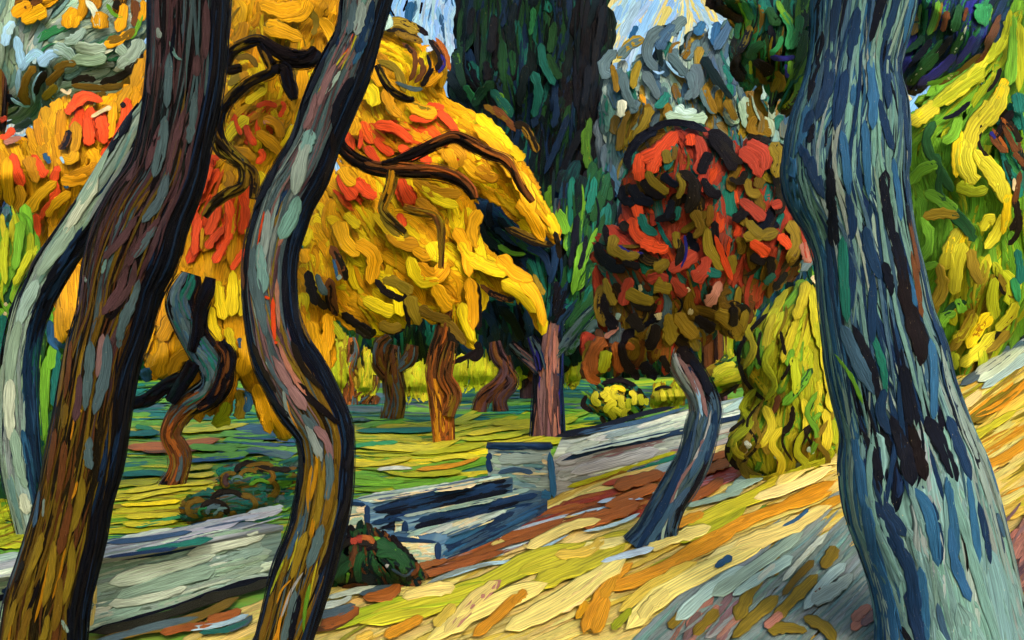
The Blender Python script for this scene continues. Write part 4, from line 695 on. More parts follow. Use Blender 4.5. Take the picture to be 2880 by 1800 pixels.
# ---- red and olive leaved tree
t = Thing('red_leaved_tree', gpoint(1815, 1535), 'small crooked tree with brick red and olive leaves over the path', 'tree')
RT = [(1752, 560), (1745, 470), (1790, 390), (1860, 350), (1950, 345), (2040, 370), (2080, 400), (2150, 375), (2200, 400), (2215, 480), (2205, 540), (2255, 620), (2290, 745), (2230, 780), (2200, 830), (2150, 850), (2110, 920), (2060, 960), (1990, 960), (1930, 1000), (1870, 1060), (1780, 1050), (1700, 1080), (1650, 1060), (1640, 960), (1700, 900), (1680, 800), (1660, 700), (1670, 640), (1740, 620)]
RDr = [(1850, 420, 125), (1800, 500, 100), (1950, 400, 60), (2050, 450, 110), (2150, 420, 60), (1800, 600, 60), (1950, 600, 100), (2100, 600, 90), (2200, 650, 110), (1750, 700, 30), (1900, 750, 60), (2050, 760, 110), (1720, 850, 70), (1850, 900, 110), (2000, 880, 60), (1700, 1000, 95)]
crown(t, 9.3, .62, [(RT, 'urrewUr', RDr, 95, 34, 1.8, dict(bend=25)), ([(1752, 560), (1745, 470), (1790, 390), (1860, 350), (1950, 345), (2040, 370), (2150, 385), (2205, 540), (2290, 745), (2200, 800), (2060, 820), (1900, 830), (1740, 800), (1700, 640)], 'Rrrrere', RDr, 90, 30, 1.3, dict(bend=25)),
   ([(1640, 1060), (1640, 940), (1700, 900), (1680, 800), (1780, 820), (2000, 830), (2060, 860), (2060, 950), (1900, 1030), (1780, 1050)], 'uuUxwsU', RDr, 80, 30, 1.4, dict(bend=35)),
   (RT, 'DuuUkNuD', RDr, 85, 26, .16, dict(bend=50, ja=30))],
   '''R 44 1905,370 1860,420 1800,450; R 40 1880,400 1840,460 1830,490; R 34 1800,430 1795,470 1800,510; r 34 1960,380 1975,430 1960,490; R 30 1940,375 1945,410; e 22 1900,400 1890,440 1870,480; e 24 1780,420 1765,470; r 30 1990,440 1980,490 1975,540; r 40 2080,420 2120,450 2140,500; r 40 2100,400 2150,430 2150,480; R 34 1780,540 1790,580 1800,620; R 34 1775,610 1790,660 1850,690; R 34 1800,680 1860,700 1880,690; r 34 2080,560 2120,590 2150,620; R 34 2110,680 2140,700 2160,720; R 28 2190,660 2210,680 2225,700; r 40 1880,760 1920,740 1960,710; r 40 1950,790 1980,760 1990,720; p 30 1985,860 2010,830 2025,790; r 34 1750,860 1760,820 1775,780; r 30 1890,780 1910,810 1930,830; r 34 1820,790 1850,780 1880,790; e 26 1990,760 2010,770 2030,770; e 26 1800,600 1815,640 1850,660; e 20 1900,620 1910,580; r 30 2220,560 2260,620 2280,740; p 30 2260,680 2275,740; r 26 2170,580 2200,570; e 20 2150,800 2180,770; R 20 2010,660 2040,740 2060,790;
   N 34 1770,480 1765,440 1800,390 1850,362; N 32 1750,520 1752,560 1790,570; N 26 1830,365 1880,345 1940,350 1990,370; k 30 1990,370 2040,390 2060,440; k 40 1995,370 2035,430 2070,480; D 34 2020,390 2060,440 2090,460; k 40 2000,430 1985,450 1970,490; k 36 1975,500 2000,540 2030,550; N 40 1770,520 1800,560 1840,570; k 30 1805,505 1830,540 1870,555; U 28 1820,480 1835,510 1880,545; N 30 1860,490 1890,515 1910,520; D 44 1910,480 1950,510 1950,560 1930,600; U 20 1905,485 1920,520 1905,560; N 30 1890,560 1880,600 1860,620; k 28 1840,620 1880,610 1900,600; u 34 1950,590 1970,640 1950,670; U 28 1870,420 1880,460; u 22 1900,410 1895,450; D 26 2050,500 2080,510 2100,480; U 26 2100,500 2110,540 2140,545; u 40 2140,500 2130,530; D 26 2100,385 2140,390 2170,400; D 30 2190,400 2200,440 2190,480; U 44 2170,400 2195,450 2180,500; k 24 2160,430 2180,470 2185,530; D 30 2190,520 2200,580 2180,600; k 36 2060,620 2090,600 2110,560; U 34 2100,620 2140,660 2190,650; U 26 2090,660 2130,670 2160,650; D 20 2080,590 2120,600; k 26 2010,620 2015,680 2045,730; U 34 1990,640 1995,700 2040,760; b 5 2018,640 2020,700 2050,735; U 28 2050,780 2060,740 2050,720; k 34 2110,720 2140,735 2150,745; k 34 2165,720 2170,760 2160,770; U 36 2220,620 2245,680 2215,740; u 26 2240,640 2245,700 2220,750; v 10 2238,660 2240,700 2225,725; N 22 2215,765 2195,790 2175,815;
   N 44 1680,680 1690,720 1730,750; N 34 1700,740 1730,755 1760,755; k 24 1700,630 1710,680 1740,720; U 30 1710,690 1760,720 1800,715; v 10 1740,690 1770,710 1810,712; k 26 1750,735 1780,745 1800,755; U 30 1730,660 1720,700 1740,720; D 26 1740,640 1760,630 1750,650; D 26 1905,670 1915,710 1900,750; U 22 1900,650 1905,700; v 8 1925,660 1930,710 1915,755; U 34 1840,760 1870,740 1880,730; U 36 1760,820 1800,840 1840,850; D 20 1770,840 1800,865 1840,865; U 40 1840,800 1870,810 1890,815; k 44 1690,820 1700,880 1735,925; U 24 1700,780 1710,820 1730,860; u 30 1690,800 1680,860 1700,920; D 44 1770,885 1790,910 1810,930; U 24 1880,880 1880,920 1870,960; k 40 1845,910 1840,950 1820,985; k 34 1745,960 1755,1010 1780,1050; k 30 1760,1030 1790,1055 1800,1055; N 44 1805,1020 1830,1050 1850,1050; D 24 1860,1000 1875,1030 1880,1050; k 40 1955,890 1980,910 2010,930; U 40 1900,880 1930,920 1960,950; U 40 1880,900 1890,950 1900,960; k 34 2060,860 2065,890 2060,920; D 40 2050,880 2065,920 2060,950; U 44 2010,880 2050,900 2080,940; U 26 2100,870 2090,910 2070,960; x 40 1700,950 1665,1000 1670,1060; x 34 1730,960 1740,1000 1745,1050; x 30 1650,1010 1660,1060 1690,1075; L 34 1705,985 1700,1020 1690,1050; p 14 1740,920 1700,950; q 18 1850,880 1855,900; q 12 1800,800 1802,820; q 12 1930,810 1940,820; t 14 1740,880 1735,900; q 16 1935,875 1950,880; x 20 1760,970 1785,980''', ph=7., hbase=14)
limb(t, [(1808, 1545, 120), (1835, 1500, 92), (1870, 1430, 80), (1920, 1350, 86), (1955, 1280, 82), (1975, 1200, 84), (1985, 1150, 80), (1965, 1090, 70), (1925, 1030, 74), (1905, 980, 64), (1900, 920, 44), (1905, 880, 26), (1908, 800, 14)], 9.25, 'n',
   [(0, .55, -2, 2, 'dnsds', 120, 15, 1.8), (.55, .85, -2, .1, 'mzsma', 110, 13, 1.8), (.55, .85, .1, 2, 'NnNk', 110, 15, 1.8), (.85, 1, -2, 2, 'kNDk', 90, 14, 1.8)],
   '''n 24 1780,1540 1830,1470 1880,1380 1920,1290 1945,1210; d 22 1800,1545 1850,1470 1890,1400; m 9 1860,1470 1900,1360 1960,1270; t 8 1850,1530 1860,1470 1900,1370; N 20 1880,1520 1895,1440 1950,1350 1985,1270; d 24 1870,1500 1885,1430 1930,1360; d 26 1930,1340 1970,1260 1995,1180; n 26 1970,1300 1995,1220 2000,1150; m 14 1955,1290 1970,1230; a 8 1940,1300 1975,1220 1990,1150; k 34 1900,920 1915,990 1960,1030; N 34 1930,1010 1965,1050 1985,1110; k 18 1908,870 1900,900 1905,930; m 14 1900,1000 1930,1050 1960,1110; z 12 1890,1000 1910,1050 1950,1110; b 10 1945,1060 1960,1110 1970,1170; s 14 1920,1080 1945,1110 1960,1150; m 12 1935,1040 1965,1100 1980,1170; t 8 1995,1170 2000,1200''', n=90)
limb(t, [(1900, 1545, 26), (1880, 1490, 40), (1900, 1420, 44), (1930, 1360, 30)], 9.2, 'n', [(0, 1, -2, 2, 'nNds', 80, 12, 1.8)], name='root', n=24)
limb(t, [(1903, 905, 24), (1860, 840, 18), (1820, 760, 14), (1800, 660, 8)], 9.25, 'D', [(0, 1, -2, 2, 'DkU', 60, 8, 1.6)], name='branch', n=24)
limb(t, [(1905, 890, 24), (1960, 800, 20), (2040, 700, 14), (2100, 600, 8)], 9.25, 'D', [(0, 1, -2, 2, 'DkU', 60, 8, 1.6)], name='branch', n=24)

GAIN[0] = 1.0
# ---- small garden shrubs behind the wall
def shrub(name, poly, d, pal, dirs, label, L=60, W=18, hands='', group=None, thick=.5, dens=1.8, cat='shrub', ph=0.):
    xs = [p[0] for p in poly]; b = gpoint((min(xs)+max(xs))/2, max(p[1] for p in poly)-4)
    if b[1] < d: d = b[1]
    t = Thing(name, b, label, cat, group)
    M = Mesh(); fm = crown_map(poly, d, thick, ph=ph); bm = crown_map(poly, d, thick*.8, sign=1, ph=ph)
    fill(M, bm, poly, pal, dirs, L=L, W=W*1.2, dens=1, bend=20); fill(M, crown_map(poly, d, thick*.3), poly, pal, dirs, L=L, W=W*1.3, dens=1.6, bend=20)
    fill(M, fm, poly, pal, dirs, L=L, W=W, dens=dens, bend=20, base=3)
    if hands: hand(M, fm, hands, base=12)
    t.part(M, 'foliage', mat_for('leaf', d))
    cx = (min(xs)+max(xs))/2; yb = max(p[1] for p in poly); yt = min(p[1] for p in poly)
    for k in (-.2, 0, .2):
        S = Mesh(); T = Tube([(cx+k*(max(xs)-min(xs)), yb+6, 10), (cx+k*1.6*(max(xs)-min(xs)), (yb+yt)/2, 6)], d, n=8); T.skin(S, 'w', seg=6); t.part(S, 'stem', mat_for('bark', d))
    return t
GAIN[0] = 1.6
LL = 'LlLLlG'
HG = 'small pale yellow bushes along the far edge of the lawn'
shrub('bush', [(930, 960), (975, 965), (978, 1090), (925, 1090)], 36, 'LLUL', 88, 'tall narrow yellow-green bush right of the sinuous trunk', 60, 14, group=HG)
shrub('bush', [(1010, 1000), (1050, 995), (1048, 1100), (1008, 1100)], 36, 'LLUl', 88, 'slender yellow-green bush between the two stoutest young trees', 60, 14, group=HG)
shrub('bush', [(1134, 1045), (1170, 1035), (1214, 1040), (1216, 1100), (1134, 1104)], 36, 'LlLLl', 90, 'square yellow bush left of the slim golden trunk', 55, 15, group=HG)
shrub('bush', [(1272, 1020), (1340, 1005), (1395, 1015), (1400, 1070), (1330, 1080), (1275, 1070)], 36, 'LlLLl', 90, 'wide yellow bush under the dark green crown', 55, 15, group=HG)
shrub('bush', [(1450, 1010), (1490, 1015), (1495, 1070), (1455, 1078)], 36, 'LlLLl', 90, 'small yellow bush just left of the mauve trunk', 55, 15, group=HG)
shrub('bush', [(1585, 1020), (1628, 1005), (1634, 1070), (1586, 1078)], 36, 'LlLLl', 90, 'small yellow bush just right of the mauve trunk', 55, 15, group=HG)
shrub('bush', [(1965, 960), (2005, 945), (2055, 965), (2060, 1005), (2010, 1010), (1970, 1000)], 32, 'LlLLl', 85, 'yellow-green bush showing below the red leaves', 45, 15, group=HG)
GAIN[0] = 1.2
shrub('rounded_bush', [(1655, 1110), (1690, 1078), (1745, 1068), (1795, 1085), (1812, 1130), (1790, 1165), (1760, 1188), (1700, 1180), (1660, 1150)], 25, 'GUkeg', 40, 'round bright yellow bush with a dark rim behind the long grey wall', 45, 16,
   hands='k 16 1650,1110 1640,1140 1670,1160; k 18 1690,1080 1740,1068 1790,1085; k 14 1795,1090 1810,1120 1800,1150; l 22 1700,1090 1720,1110 1700,1130; l 22 1730,1085 1725,1110 1740,1120; l 20 1745,1110 1750,1140 1775,1150; l 20 1680,1100 1670,1125 1690,1140; l 18 1770,1100 1785,1115 1780,1140; Y 16 1715,1095 1740,1090 1760,1100; l 20 1700,1140 1720,1165 1730,1180; l 18 1750,1165 1735,1155 1720,1145; l 18 1760,1150 1750,1170 1765,1175; l 22 1705,1105 1690,1115; L 18 1770,1120 1765,1150; l 20 1735,1130 1715,1140 1700,1160; D 16 1700,1190 1690,1170', thick=.4)
shrub('low_hedge', [(1832, 1110), (1850, 1090), (1930, 1092), (1932, 1125), (1880, 1140), (1838, 1142)], 24, 'LlLLU', 100, 'low striped yellow-green clump behind the grey wall, left of the crooked trunk', 45, 14, thick=.4,
   hands='l 14 1845,1100 1850,1135; l 14 1862,1096 1868,1130; l 14 1882,1094 1890,1128; l 14 1902,1094 1910,1124; k 10 1840,1098 1862,1088 1890,1090; L 18 1798,1108 1808,1140; L 16 1815,1120 1820,1140', cat='bush')
shrub('leafy_bush', [(1985, 1080), (2000, 1040), (2040, 1010), (2085, 1020), (2100, 1060), (2060, 1095), (2010, 1100)], 23, 'GLUg', -25, 'leaning leafy bush with long yellow leaves right of the crooked trunk', 60, 18,
   hands='l 26 2005,1060 2030,1035 2070,1025; l 24 2000,1085 2040,1070 2085,1055; D 14 1995,1100 2030,1112 2080,1080; L 22 2010,1070 2050,1050 2090,1040; U 16 1990,1080 1985,1060 2005,1040', thick=.4, cat='bush')

GAIN[0] = 1.0
# ---- curling grey-brown shrubs on the lawn
def curl(x, y, r, a0, a1, w, c):
    aa = np.radians(np.linspace(a0, a1, 5)); return '%s %d ' % (c, w)+' '.join('%.0f,%.0f' % (x+r*1.15*math.cos(q), y+r*.85*math.sin(q)) for q in aa)+'; '
C1 = ''.join([curl(652, 1350, 24, 100, 300, 20, 'u'), curl(700, 1330, 34, 180, 360, 20, 'D'), curl(700, 1340, 22, 170, 330, 16, 'u'), curl(735, 1340, 30, 220, 420, 18, 'u'), curl(700, 1385, 40, 10, 120, 22, 'D'), curl(668, 1352, 14, 160, 340, 8, 'T'), curl(722, 1352, 12, 150, 330, 8, 'E'), curl(745, 1375, 30, 300, 440, 22, 'u'),
   'D 18 720,1310 770,1318 820,1322; u 16 690,1312 730,1304 770,1310; M 14 640,1330 632,1350 640,1370; G 10 700,1365 730,1350 760,1360'])
shrub('curly_shrub', [(625, 1370), (630, 1320), (680, 1300), (760, 1300), (835, 1320), (840, 1345), (790, 1380), (760, 1440), (680, 1420)], 13.3, 'eguGse', -5, 'curling brown-green shrub behind, touching the sinuous trunk', 60, 18, hands=C1, thick=.35, group='curling shrubs on the lawn')
C2_ = ''.join([curl(560, 1430, 30, 90, 300, 22, 'u'), curl(600, 1440, 34, 200, 380, 22, 'D'), curl(605, 1440, 20, 150, 360, 14, 's'), curl(630, 1460, 28, 300, 470, 22, 'u'), curl(575, 1440, 14, 120, 300, 8, 'E'), curl(680, 1420, 34, 260, 440, 22, 'u'), curl(640, 1420, 46, 200, 330, 18, 'D'), 'u 22 585,1455 600,1475 630,1480; T 8 600,1450 620,1430 640,1430; E 8 610,1470 640,1450'])
shrub('curly_shrub', [(525, 1460), (520, 1420), (560, 1390), (640, 1385), (720, 1380), (750, 1420), (720, 1450), (640, 1482), (580, 1485)], 11.0, 'eguuse', -5, 'curling brown-green shrub in front, nearest the low wall', 60, 18, hands=C2_, thick=.35, group='curling shrubs on the lawn')
# dark red and green mound of leaves
C3 = ''.join([curl(1010, 1570, 60, 180, 330, 30, 'D'), curl(985, 1600, 40, 130, 260, 34, 'g'), curl(1040, 1600, 34, 60, 230, 30, 'f'), curl(1090, 1590, 44, 230, 400, 34, 'g'), curl(1120, 1610, 34, 250, 420, 26, 'f'), 'r 20 985,1522 1005,1520; r 22 1000,1514 1020,1516; x 16 1010,1510 1040,1514 1050,1530; G 12 1050,1510 1090,1530 1120,1560; g 34 1060,1520 1110,1550 1150,1590; k 18 945,1560 950,1530 975,1510; G 8 960,1630 955,1600 975,1580; w 14 960,1654 1000,1646 1040,1650; k 14 1030,1545 1050,1540; w 16 1155,1620 1175,1600 1170,1580; d 8 1100,1600 1140,1620 1165,1600; g 30 950,1640 965,1600 990,1580; w 20 985,1600 995,1560 1000,1530; g 22 1010,1640 1005,1590 1020,1550; G 8 975,1640 980,1610; k 20 1100,1505 1120,1530 1135,1545; a 10 1084,1588 1092,1594'])
shrub('dark_bush', [(925, 1640), (945, 1560), (960, 1510), (1010, 1494), (1070, 1500), (1120, 1530), (1160, 1570), (1182, 1610), (1150, 1640), (1080, 1650), (1000, 1660)], 8.15, 'gfkgwf', [(980, 1560, 100), (1100, 1560, 50)], 'dark green mound of leaves with rusty red top at the foot of the steps', 70, 24, hands=C3, thick=.28, cat='bush')

# ---- green bush left, behind the arched pale trunk
t = Thing('green_bush', (-6.2, 12.6, 0), 'tall bright green bush at the left edge behind the arched pale trunk', 'bush')
LB = [(-500, 700), (-200, 560), (0, 580), (70, 570), (110, 690), (150, 740), (140, 950), (200, 980), (300, 1100), (290, 1300), (150, 1420), (60, 1440), (-300, 1440), (-560, 1300)]
LBD = [(20, 650, 70), (50, 750, 115), (30, 900, 80), (110, 1000, 95), (150, 1150, 92), (10, 1200, 85), (180, 1300, 95)]
crown(t, 12.6, .8, [(LB, 'GGgeG', LBD, 150, 32, 1.9), ([(-60, 580), (70, 570), (120, 700), (140, 760), (60, 880), (-60, 880)], 'GLGLG', LBD, 130, 24, 1.3), ([(-60, 860), (70, 860), (40, 1000), (20, 1200), (-60, 1300)], 'UgGkD', 82, 130, 20, 1.3)],
  '''G 30 100,980 95,1080 90,1200; G 30 130,1000 125,1100 120,1240; e 30 160,980 160,1060 155,1150; G 26 150,960 140,1040; n 22 185,990 180,1080 165,1160; g 24 150,1150 145,1240 140,1330; B 14 75,1000 72,1080 75,1180; L 22 20,640 10,720 15,800; l 16 5,600 10,650 20,700; G 30 60,620 50,700 40,760; L 20 90,700 60,760 40,800; G 26 100,850 120,800 135,760; G 28 90,900 110,860 130,830; B 20 140,900 145,960 165,985; N 18 30,860 35,930 25,1000; D 18 20,1000 25,1100 18,1200; n 12 45,880 40,920; e 20 10,880 5,960 10,1020; G 18 130,1220 140,1300 130,1350; B 14 90,1240 110,1340 130,1380; G 20 5,1240 10,1300; E 20 110,1230 100,1180; q 10 10,880 20,885; q 10 20,860 12,852''', ph=8.)

GAIN[0] = .78
# ---- arched thin tree at left
b = unproj(np.array([85., 1518.]), 10.)
t = Thing('arched_tree', b, 'thin pale grey arched trunk with dark edges at the far left', 'tree')
limb(t, [(88, 1520, 56), (80, 1440, 80), (64, 1340, 98), (54, 1220, 102), (52, 1080, 90), (64, 960, 84), (97, 850, 86), (150, 750, 88), (220, 650, 88), (290, 545, 88), (345, 460, 92), (388, 370, 76), (440, 280, 60), (480, 100, 50), (500, -150, 36)], 10, 'n',
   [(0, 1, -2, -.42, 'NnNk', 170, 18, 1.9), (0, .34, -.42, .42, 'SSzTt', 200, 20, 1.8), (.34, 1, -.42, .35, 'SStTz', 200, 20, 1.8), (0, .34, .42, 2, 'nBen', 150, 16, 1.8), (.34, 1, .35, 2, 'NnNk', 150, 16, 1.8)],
   '''S 44 330,420 290,500 240,590; h 34 300,510 250,590 200,670; S 40 230,640 180,710 130,780; t 34 130,790 95,860 75,920; S 34 80,900 60,980 50,1080; h 34 55,1060 52,1140 60,1240; S 30 65,1200 75,1290 92,1370; h 26 85,1380 95,1440; N 34 386,290 375,350 355,400; N 26 350,400 320,450 290,500; k 18 150,690 120,740 100,790; N 18 210,690 170,760 130,830; u 16 130,700 110,740 90,780; n 20 250,640 200,720 150,790''', n=120)
seg_tree_top(t, 10, 520, -450, 330, 230, 'SzuOS', .8)
limb(t, [(500, -150, 34), (490, -300, 26), (500, -450, 18)], 10, 'n', [(0, 1, -2, 2, 'NnS', 120, 14, 1.6)], name='branch', n=20)

GAIN[0] = 1.05
# ---- yellow drooping shrub between crooked tree and pine
t = Thing('drooping_shrub', gpoint(2200, 1345), 'drooping lime yellow shrub between the crooked tree and the pine', 'shrub')
WY = [(2285, 765), (2318, 850), (2335, 1000), (2365, 1150), (2375, 1290), (2260, 1330), (2160, 1358), (2080, 1320), (2035, 1270), (2040, 1220), (2110, 1140), (2110, 1100), (2070, 1060), (2080, 950), (2120, 880), (2200, 820)]
WD = [(2270, 850, 112), (2300, 1000, 95), (2200, 900, 115), (2150, 1000, 100), (2100, 1050, 80), (2120, 1200, 120), (2250, 1150, 95), (2330, 1200, 90), (2100, 1300, 70), (2200, 1300, 100)]
crown(t, 10.9, .55, [(WY, 'LLUGLl', WD, 130, 32, 2.0), (WY, 'LlLUlLG', WD, 110, 22, 1.5, dict(bend=20))],
  '''l 34 2270,790 2255,850 2235,900; l 24 2285,800 2290,880 2300,960; l 26 2300,850 2315,950 2320,1050; l 30 2325,1000 2335,1080 2340,1160; L 22 2300,900 2305,980; l 26 2240,900 2220,960 2200,1020; G 24 2100,960 2110,1010 2105,1060; G 26 2130,920 2140,980 2130,1040; l 22 2180,880 2160,930 2150,990; q 16 2285,775 2300,800; G 24 2280,1040 2250,1090 2200,1140; g 16 2285,1035 2250,1090 2230,1120; G 20 2230,980 2215,1030; L 26 2230,1000 2240,1070 2235,1110; l 28 2320,1150 2330,1210 2320,1270; L 20 2345,1180 2350,1250; l 22 2260,1120 2270,1180 2260,1240;
  k 16 2160,880 2110,930 2080,980 2078,1030; D 16 2078,1020 2095,1070 2130,1110 2160,1130; D 14 2140,930 2130,990 2140,1030; D 12 2195,930 2205,980 2210,1000; D 12 2230,1010 2210,1050 2195,1070; w 10 2160,1050 2180,1090 2170,1120; D 20 2060,1220 2045,1270 2070,1310 2110,1320; U 26 2110,1240 2080,1280 2100,1330 2150,1350; D 12 2050,1215 2080,1190 2110,1170; w 18 2190,1110 2180,1150 2160,1180; D 22 2230,1140 2225,1190 2200,1220; U 20 2170,1180 2150,1230 2160,1280; D 16 2290,1180 2270,1220 2240,1260; D 18 2285,1190 2240,1240 2240,1290 2270,1300; w 20 2290,1225 2300,1250 2310,1270; w 22 2190,1280 2195,1310 2210,1325; U 22 2130,1180 2110,1220 2090,1260; l 26 2150,1140 2170,1200 2140,1260; l 20 2060,1230 2070,1270 2100,1290; l 24 2100,1340 2150,1350 2220,1330; L 24 2180,1350 2260,1320 2340,1290; q 10 2160,1060; t 14 2270,1260 2290,1275; h 16 2095,1240 2110,1260; t 12 2190,1270 2180,1290; L 24 2130,1090 2090,1140 2110,1190 2060,1240 2050,1300; U 16 2150,1120 2120,1180 2140,1240 2090,1300 2110,1350; l 22 2200,1200 2170,1250 2200,1300 2180,1360; L 22 2260,1210 2240,1270 2270,1310 2250,1350; G 18 2300,1100 2270,1160 2300,1220 2280,1280; l 20 2130,860 2100,920 2120,980 2090,1040; U 16 2330,1180 2300,1240 2330,1290 2310,1340; L 22 2180,960 2150,1020 2180,1080 2150,1130; D 10 2140,1130 2100,1190 2130,1250 2080,1310; D 10 2230,1170 2200,1240 2230,1300; D 9 2290,1130 2260,1200 2290,1260; G 14 2310,1160 2290,1180 2285,1200; q 12 2095,1255 2100,1280''', ph=9.)
limb(t, [(2200, 1350, 26), (2210, 1250, 20), (2220, 1100, 14), (2230, 950, 8)], 10.95, 'w', TZ('wDU'), name='stem', n=30)

GAIN[0] = 1.2
# ---- big drooping bush at right
t = Thing('weeping_tree', (6.4, 13.5, 1.6), 'weeping bright green tree with yellow trailing shoots at the right edge on the bank', 'tree')
RB = [(2530, 300), (2600, 270), (2700, 190), (2790, 80), (2830, -40), (2880, -250), (3100, -350), (3400, -200), (3500, 300), (3450, 800), (3200, 990), (2950, 960), (2880, 960), (2800, 1010), (2740, 1090), (2690, 1120), (2665, 1060), (2660, 980), (2600, 950), (2570, 800), (2545, 600), (2530, 450)]
BD = [(2600, 320, 150), (2700, 260, 135), (2840, 80, 105), (2760, 330, 120), (2700, 420, 95), (2600, 520, 70), (2750, 520, 60), (2620, 640, 100), (2720, 650, 85), (2800, 620, 105), (2650, 800, 110), (2720, 850, 95), (2800, 850, 120), (2700, 1020, 115), (2860, 400, 100), (2860, 700, 80)]
limb(t, [(3050, 1120, 90), (3040, 900, 80), (3030, 500, 60), (3020, 100, 30)], 13.8, 'w', TZ('wkD'))
crown(t, 13.6, 1.1, [(RB, 'GGGLG', BD, 150, 38, 2.0), ([(2530, 350), (2740, 350), (2700, 640), (2640, 880), (2580, 880), (2545, 600)], 'GGGG', BD, 120, 24, 1.3), ([(2640, 640), (2760, 600), (2880, 800), (2870, 930), (2740, 1080), (2680, 1110), (2670, 900)], 'LLlGLU', BD, 120, 26, 1.5, dict(bend=20)),
  ([(2780, 300), (2880, 260), (2900, 560), (2850, 560), (2790, 430)], 'eweDE', 70, 80, 22, 1.5)],
  '''l 46 2560,350 2600,320 2640,290; L 46 2620,300 2700,240 2770,190; l 40 2640,290 2720,230 2780,150; L 36 2760,180 2820,110 2840,40; L 30 2800,150 2830,80 2835,20; Y 20 2570,340 2600,315 2625,300; G 34 2850,40 2850,140 2840,240; L 26 2865,60 2870,150 2865,260; l 50 2830,230 2800,300 2760,350; l 54 2800,290 2740,360 2720,430; l 52 2720,390 2710,450 2740,520; l 40 2740,420 2780,480 2820,540; Y 30 2700,360 2690,430 2690,500; l 40 2760,440 2810,500 2830,580; L 34 2690,520 2740,540 2780,530; Y 26 2830,220 2800,280; Y 24 2840,540 2830,600 2820,660;
  N 16 2730,285 2690,320 2650,335; k 14 2815,190 2800,230 2775,260; D 14 2755,370 2755,410 2785,450; k 10 2760,350 2755,390; g 30 2630,340 2605,390 2620,450; g 30 2620,430 2650,490 2680,540; G 34 2560,520 2590,480 2640,460; g 12 2560,500 2590,475 2640,460; g 24 2640,560 2670,580 2700,610; G 40 2600,540 2640,560 2690,600; G 34 2700,330 2680,380 2650,400; q 20 2560,270 2545,285; g 20 2650,470 2640,530 2660,570;
  k 26 2800,390 2820,350 2850,310; w 22 2785,370 2800,400 2830,430; x 10 2790,360 2820,400 2835,430; w 22 2820,350 2840,390 2860,430; x 10 2815,330 2850,370; D 22 2830,340 2850,360 2870,400; w 20 2850,430 2870,450 2880,470; e 34 2860,260 2870,320; D 24 2855,560 2862,610 2840,650; D 22 2870,600 2860,660 2835,690; w 20 2870,480 2860,540 2850,580; q 12 2852,500 2855,540; e 26 2860,700 2870,760 2870,800; E 24 2850,780 2865,850; v 10 2785,370 2800,390;
  G 30 2590,610 2610,650 2610,700 2570,745; U 30 2595,610 2650,600 2700,610; g 34 2680,600 2720,640 2740,680; G 26 2570,745 2600,752 2640,740; U 36 2640,740 2650,810 2620,870; U 26 2640,850 2600,900 2540,915; g 12 2640,860 2600,915 2550,920; l 40 2700,640 2670,700 2660,760; l 44 2710,680 2690,750 2680,830; Y 20 2680,660 2665,720; Y 16 2720,640 2700,690; U 34 2730,700 2740,760 2760,800; D 12 2725,720 2735,760 2755,800; l 34 2760,650 2780,620 2800,620; l 34 2830,600 2800,660 2770,700; D 22 2830,630 2800,660 2785,690; L 40 2820,760 2850,800 2840,860; U 26 2810,770 2840,820 2860,835; D 12 2800,775 2820,820 2845,838; L 34 2800,780 2790,840 2800,900; l 30 2745,880 2720,930 2680,960; U 26 2740,870 2700,950 2670,990; L 34 2680,990 2680,1020 2690,1040; Y 34 2790,880 2750,930 2720,980; o 24 2770,900 2740,950; l 34 2800,930 2750,990 2700,1030; U 26 2840,930 2800,970 2760,990; D 14 2820,925 2790,955 2750,975; L 30 2760,980 2765,1040 2740,1080; U 24 2760,1050 2720,1085 2680,1100; Y 30 2700,1060 2720,1080 2750,1060; G 30 2640,920 2660,890 2690,880; g 20 2650,900 2680,860 2720,850; G 26 2690,840 2710,880; l 28 2860,850 2840,890 2800,930; Y 24 2680,1080 2700,1100; w 16 2850,880 2820,930''', ph=10.)

GAIN[0] = .98
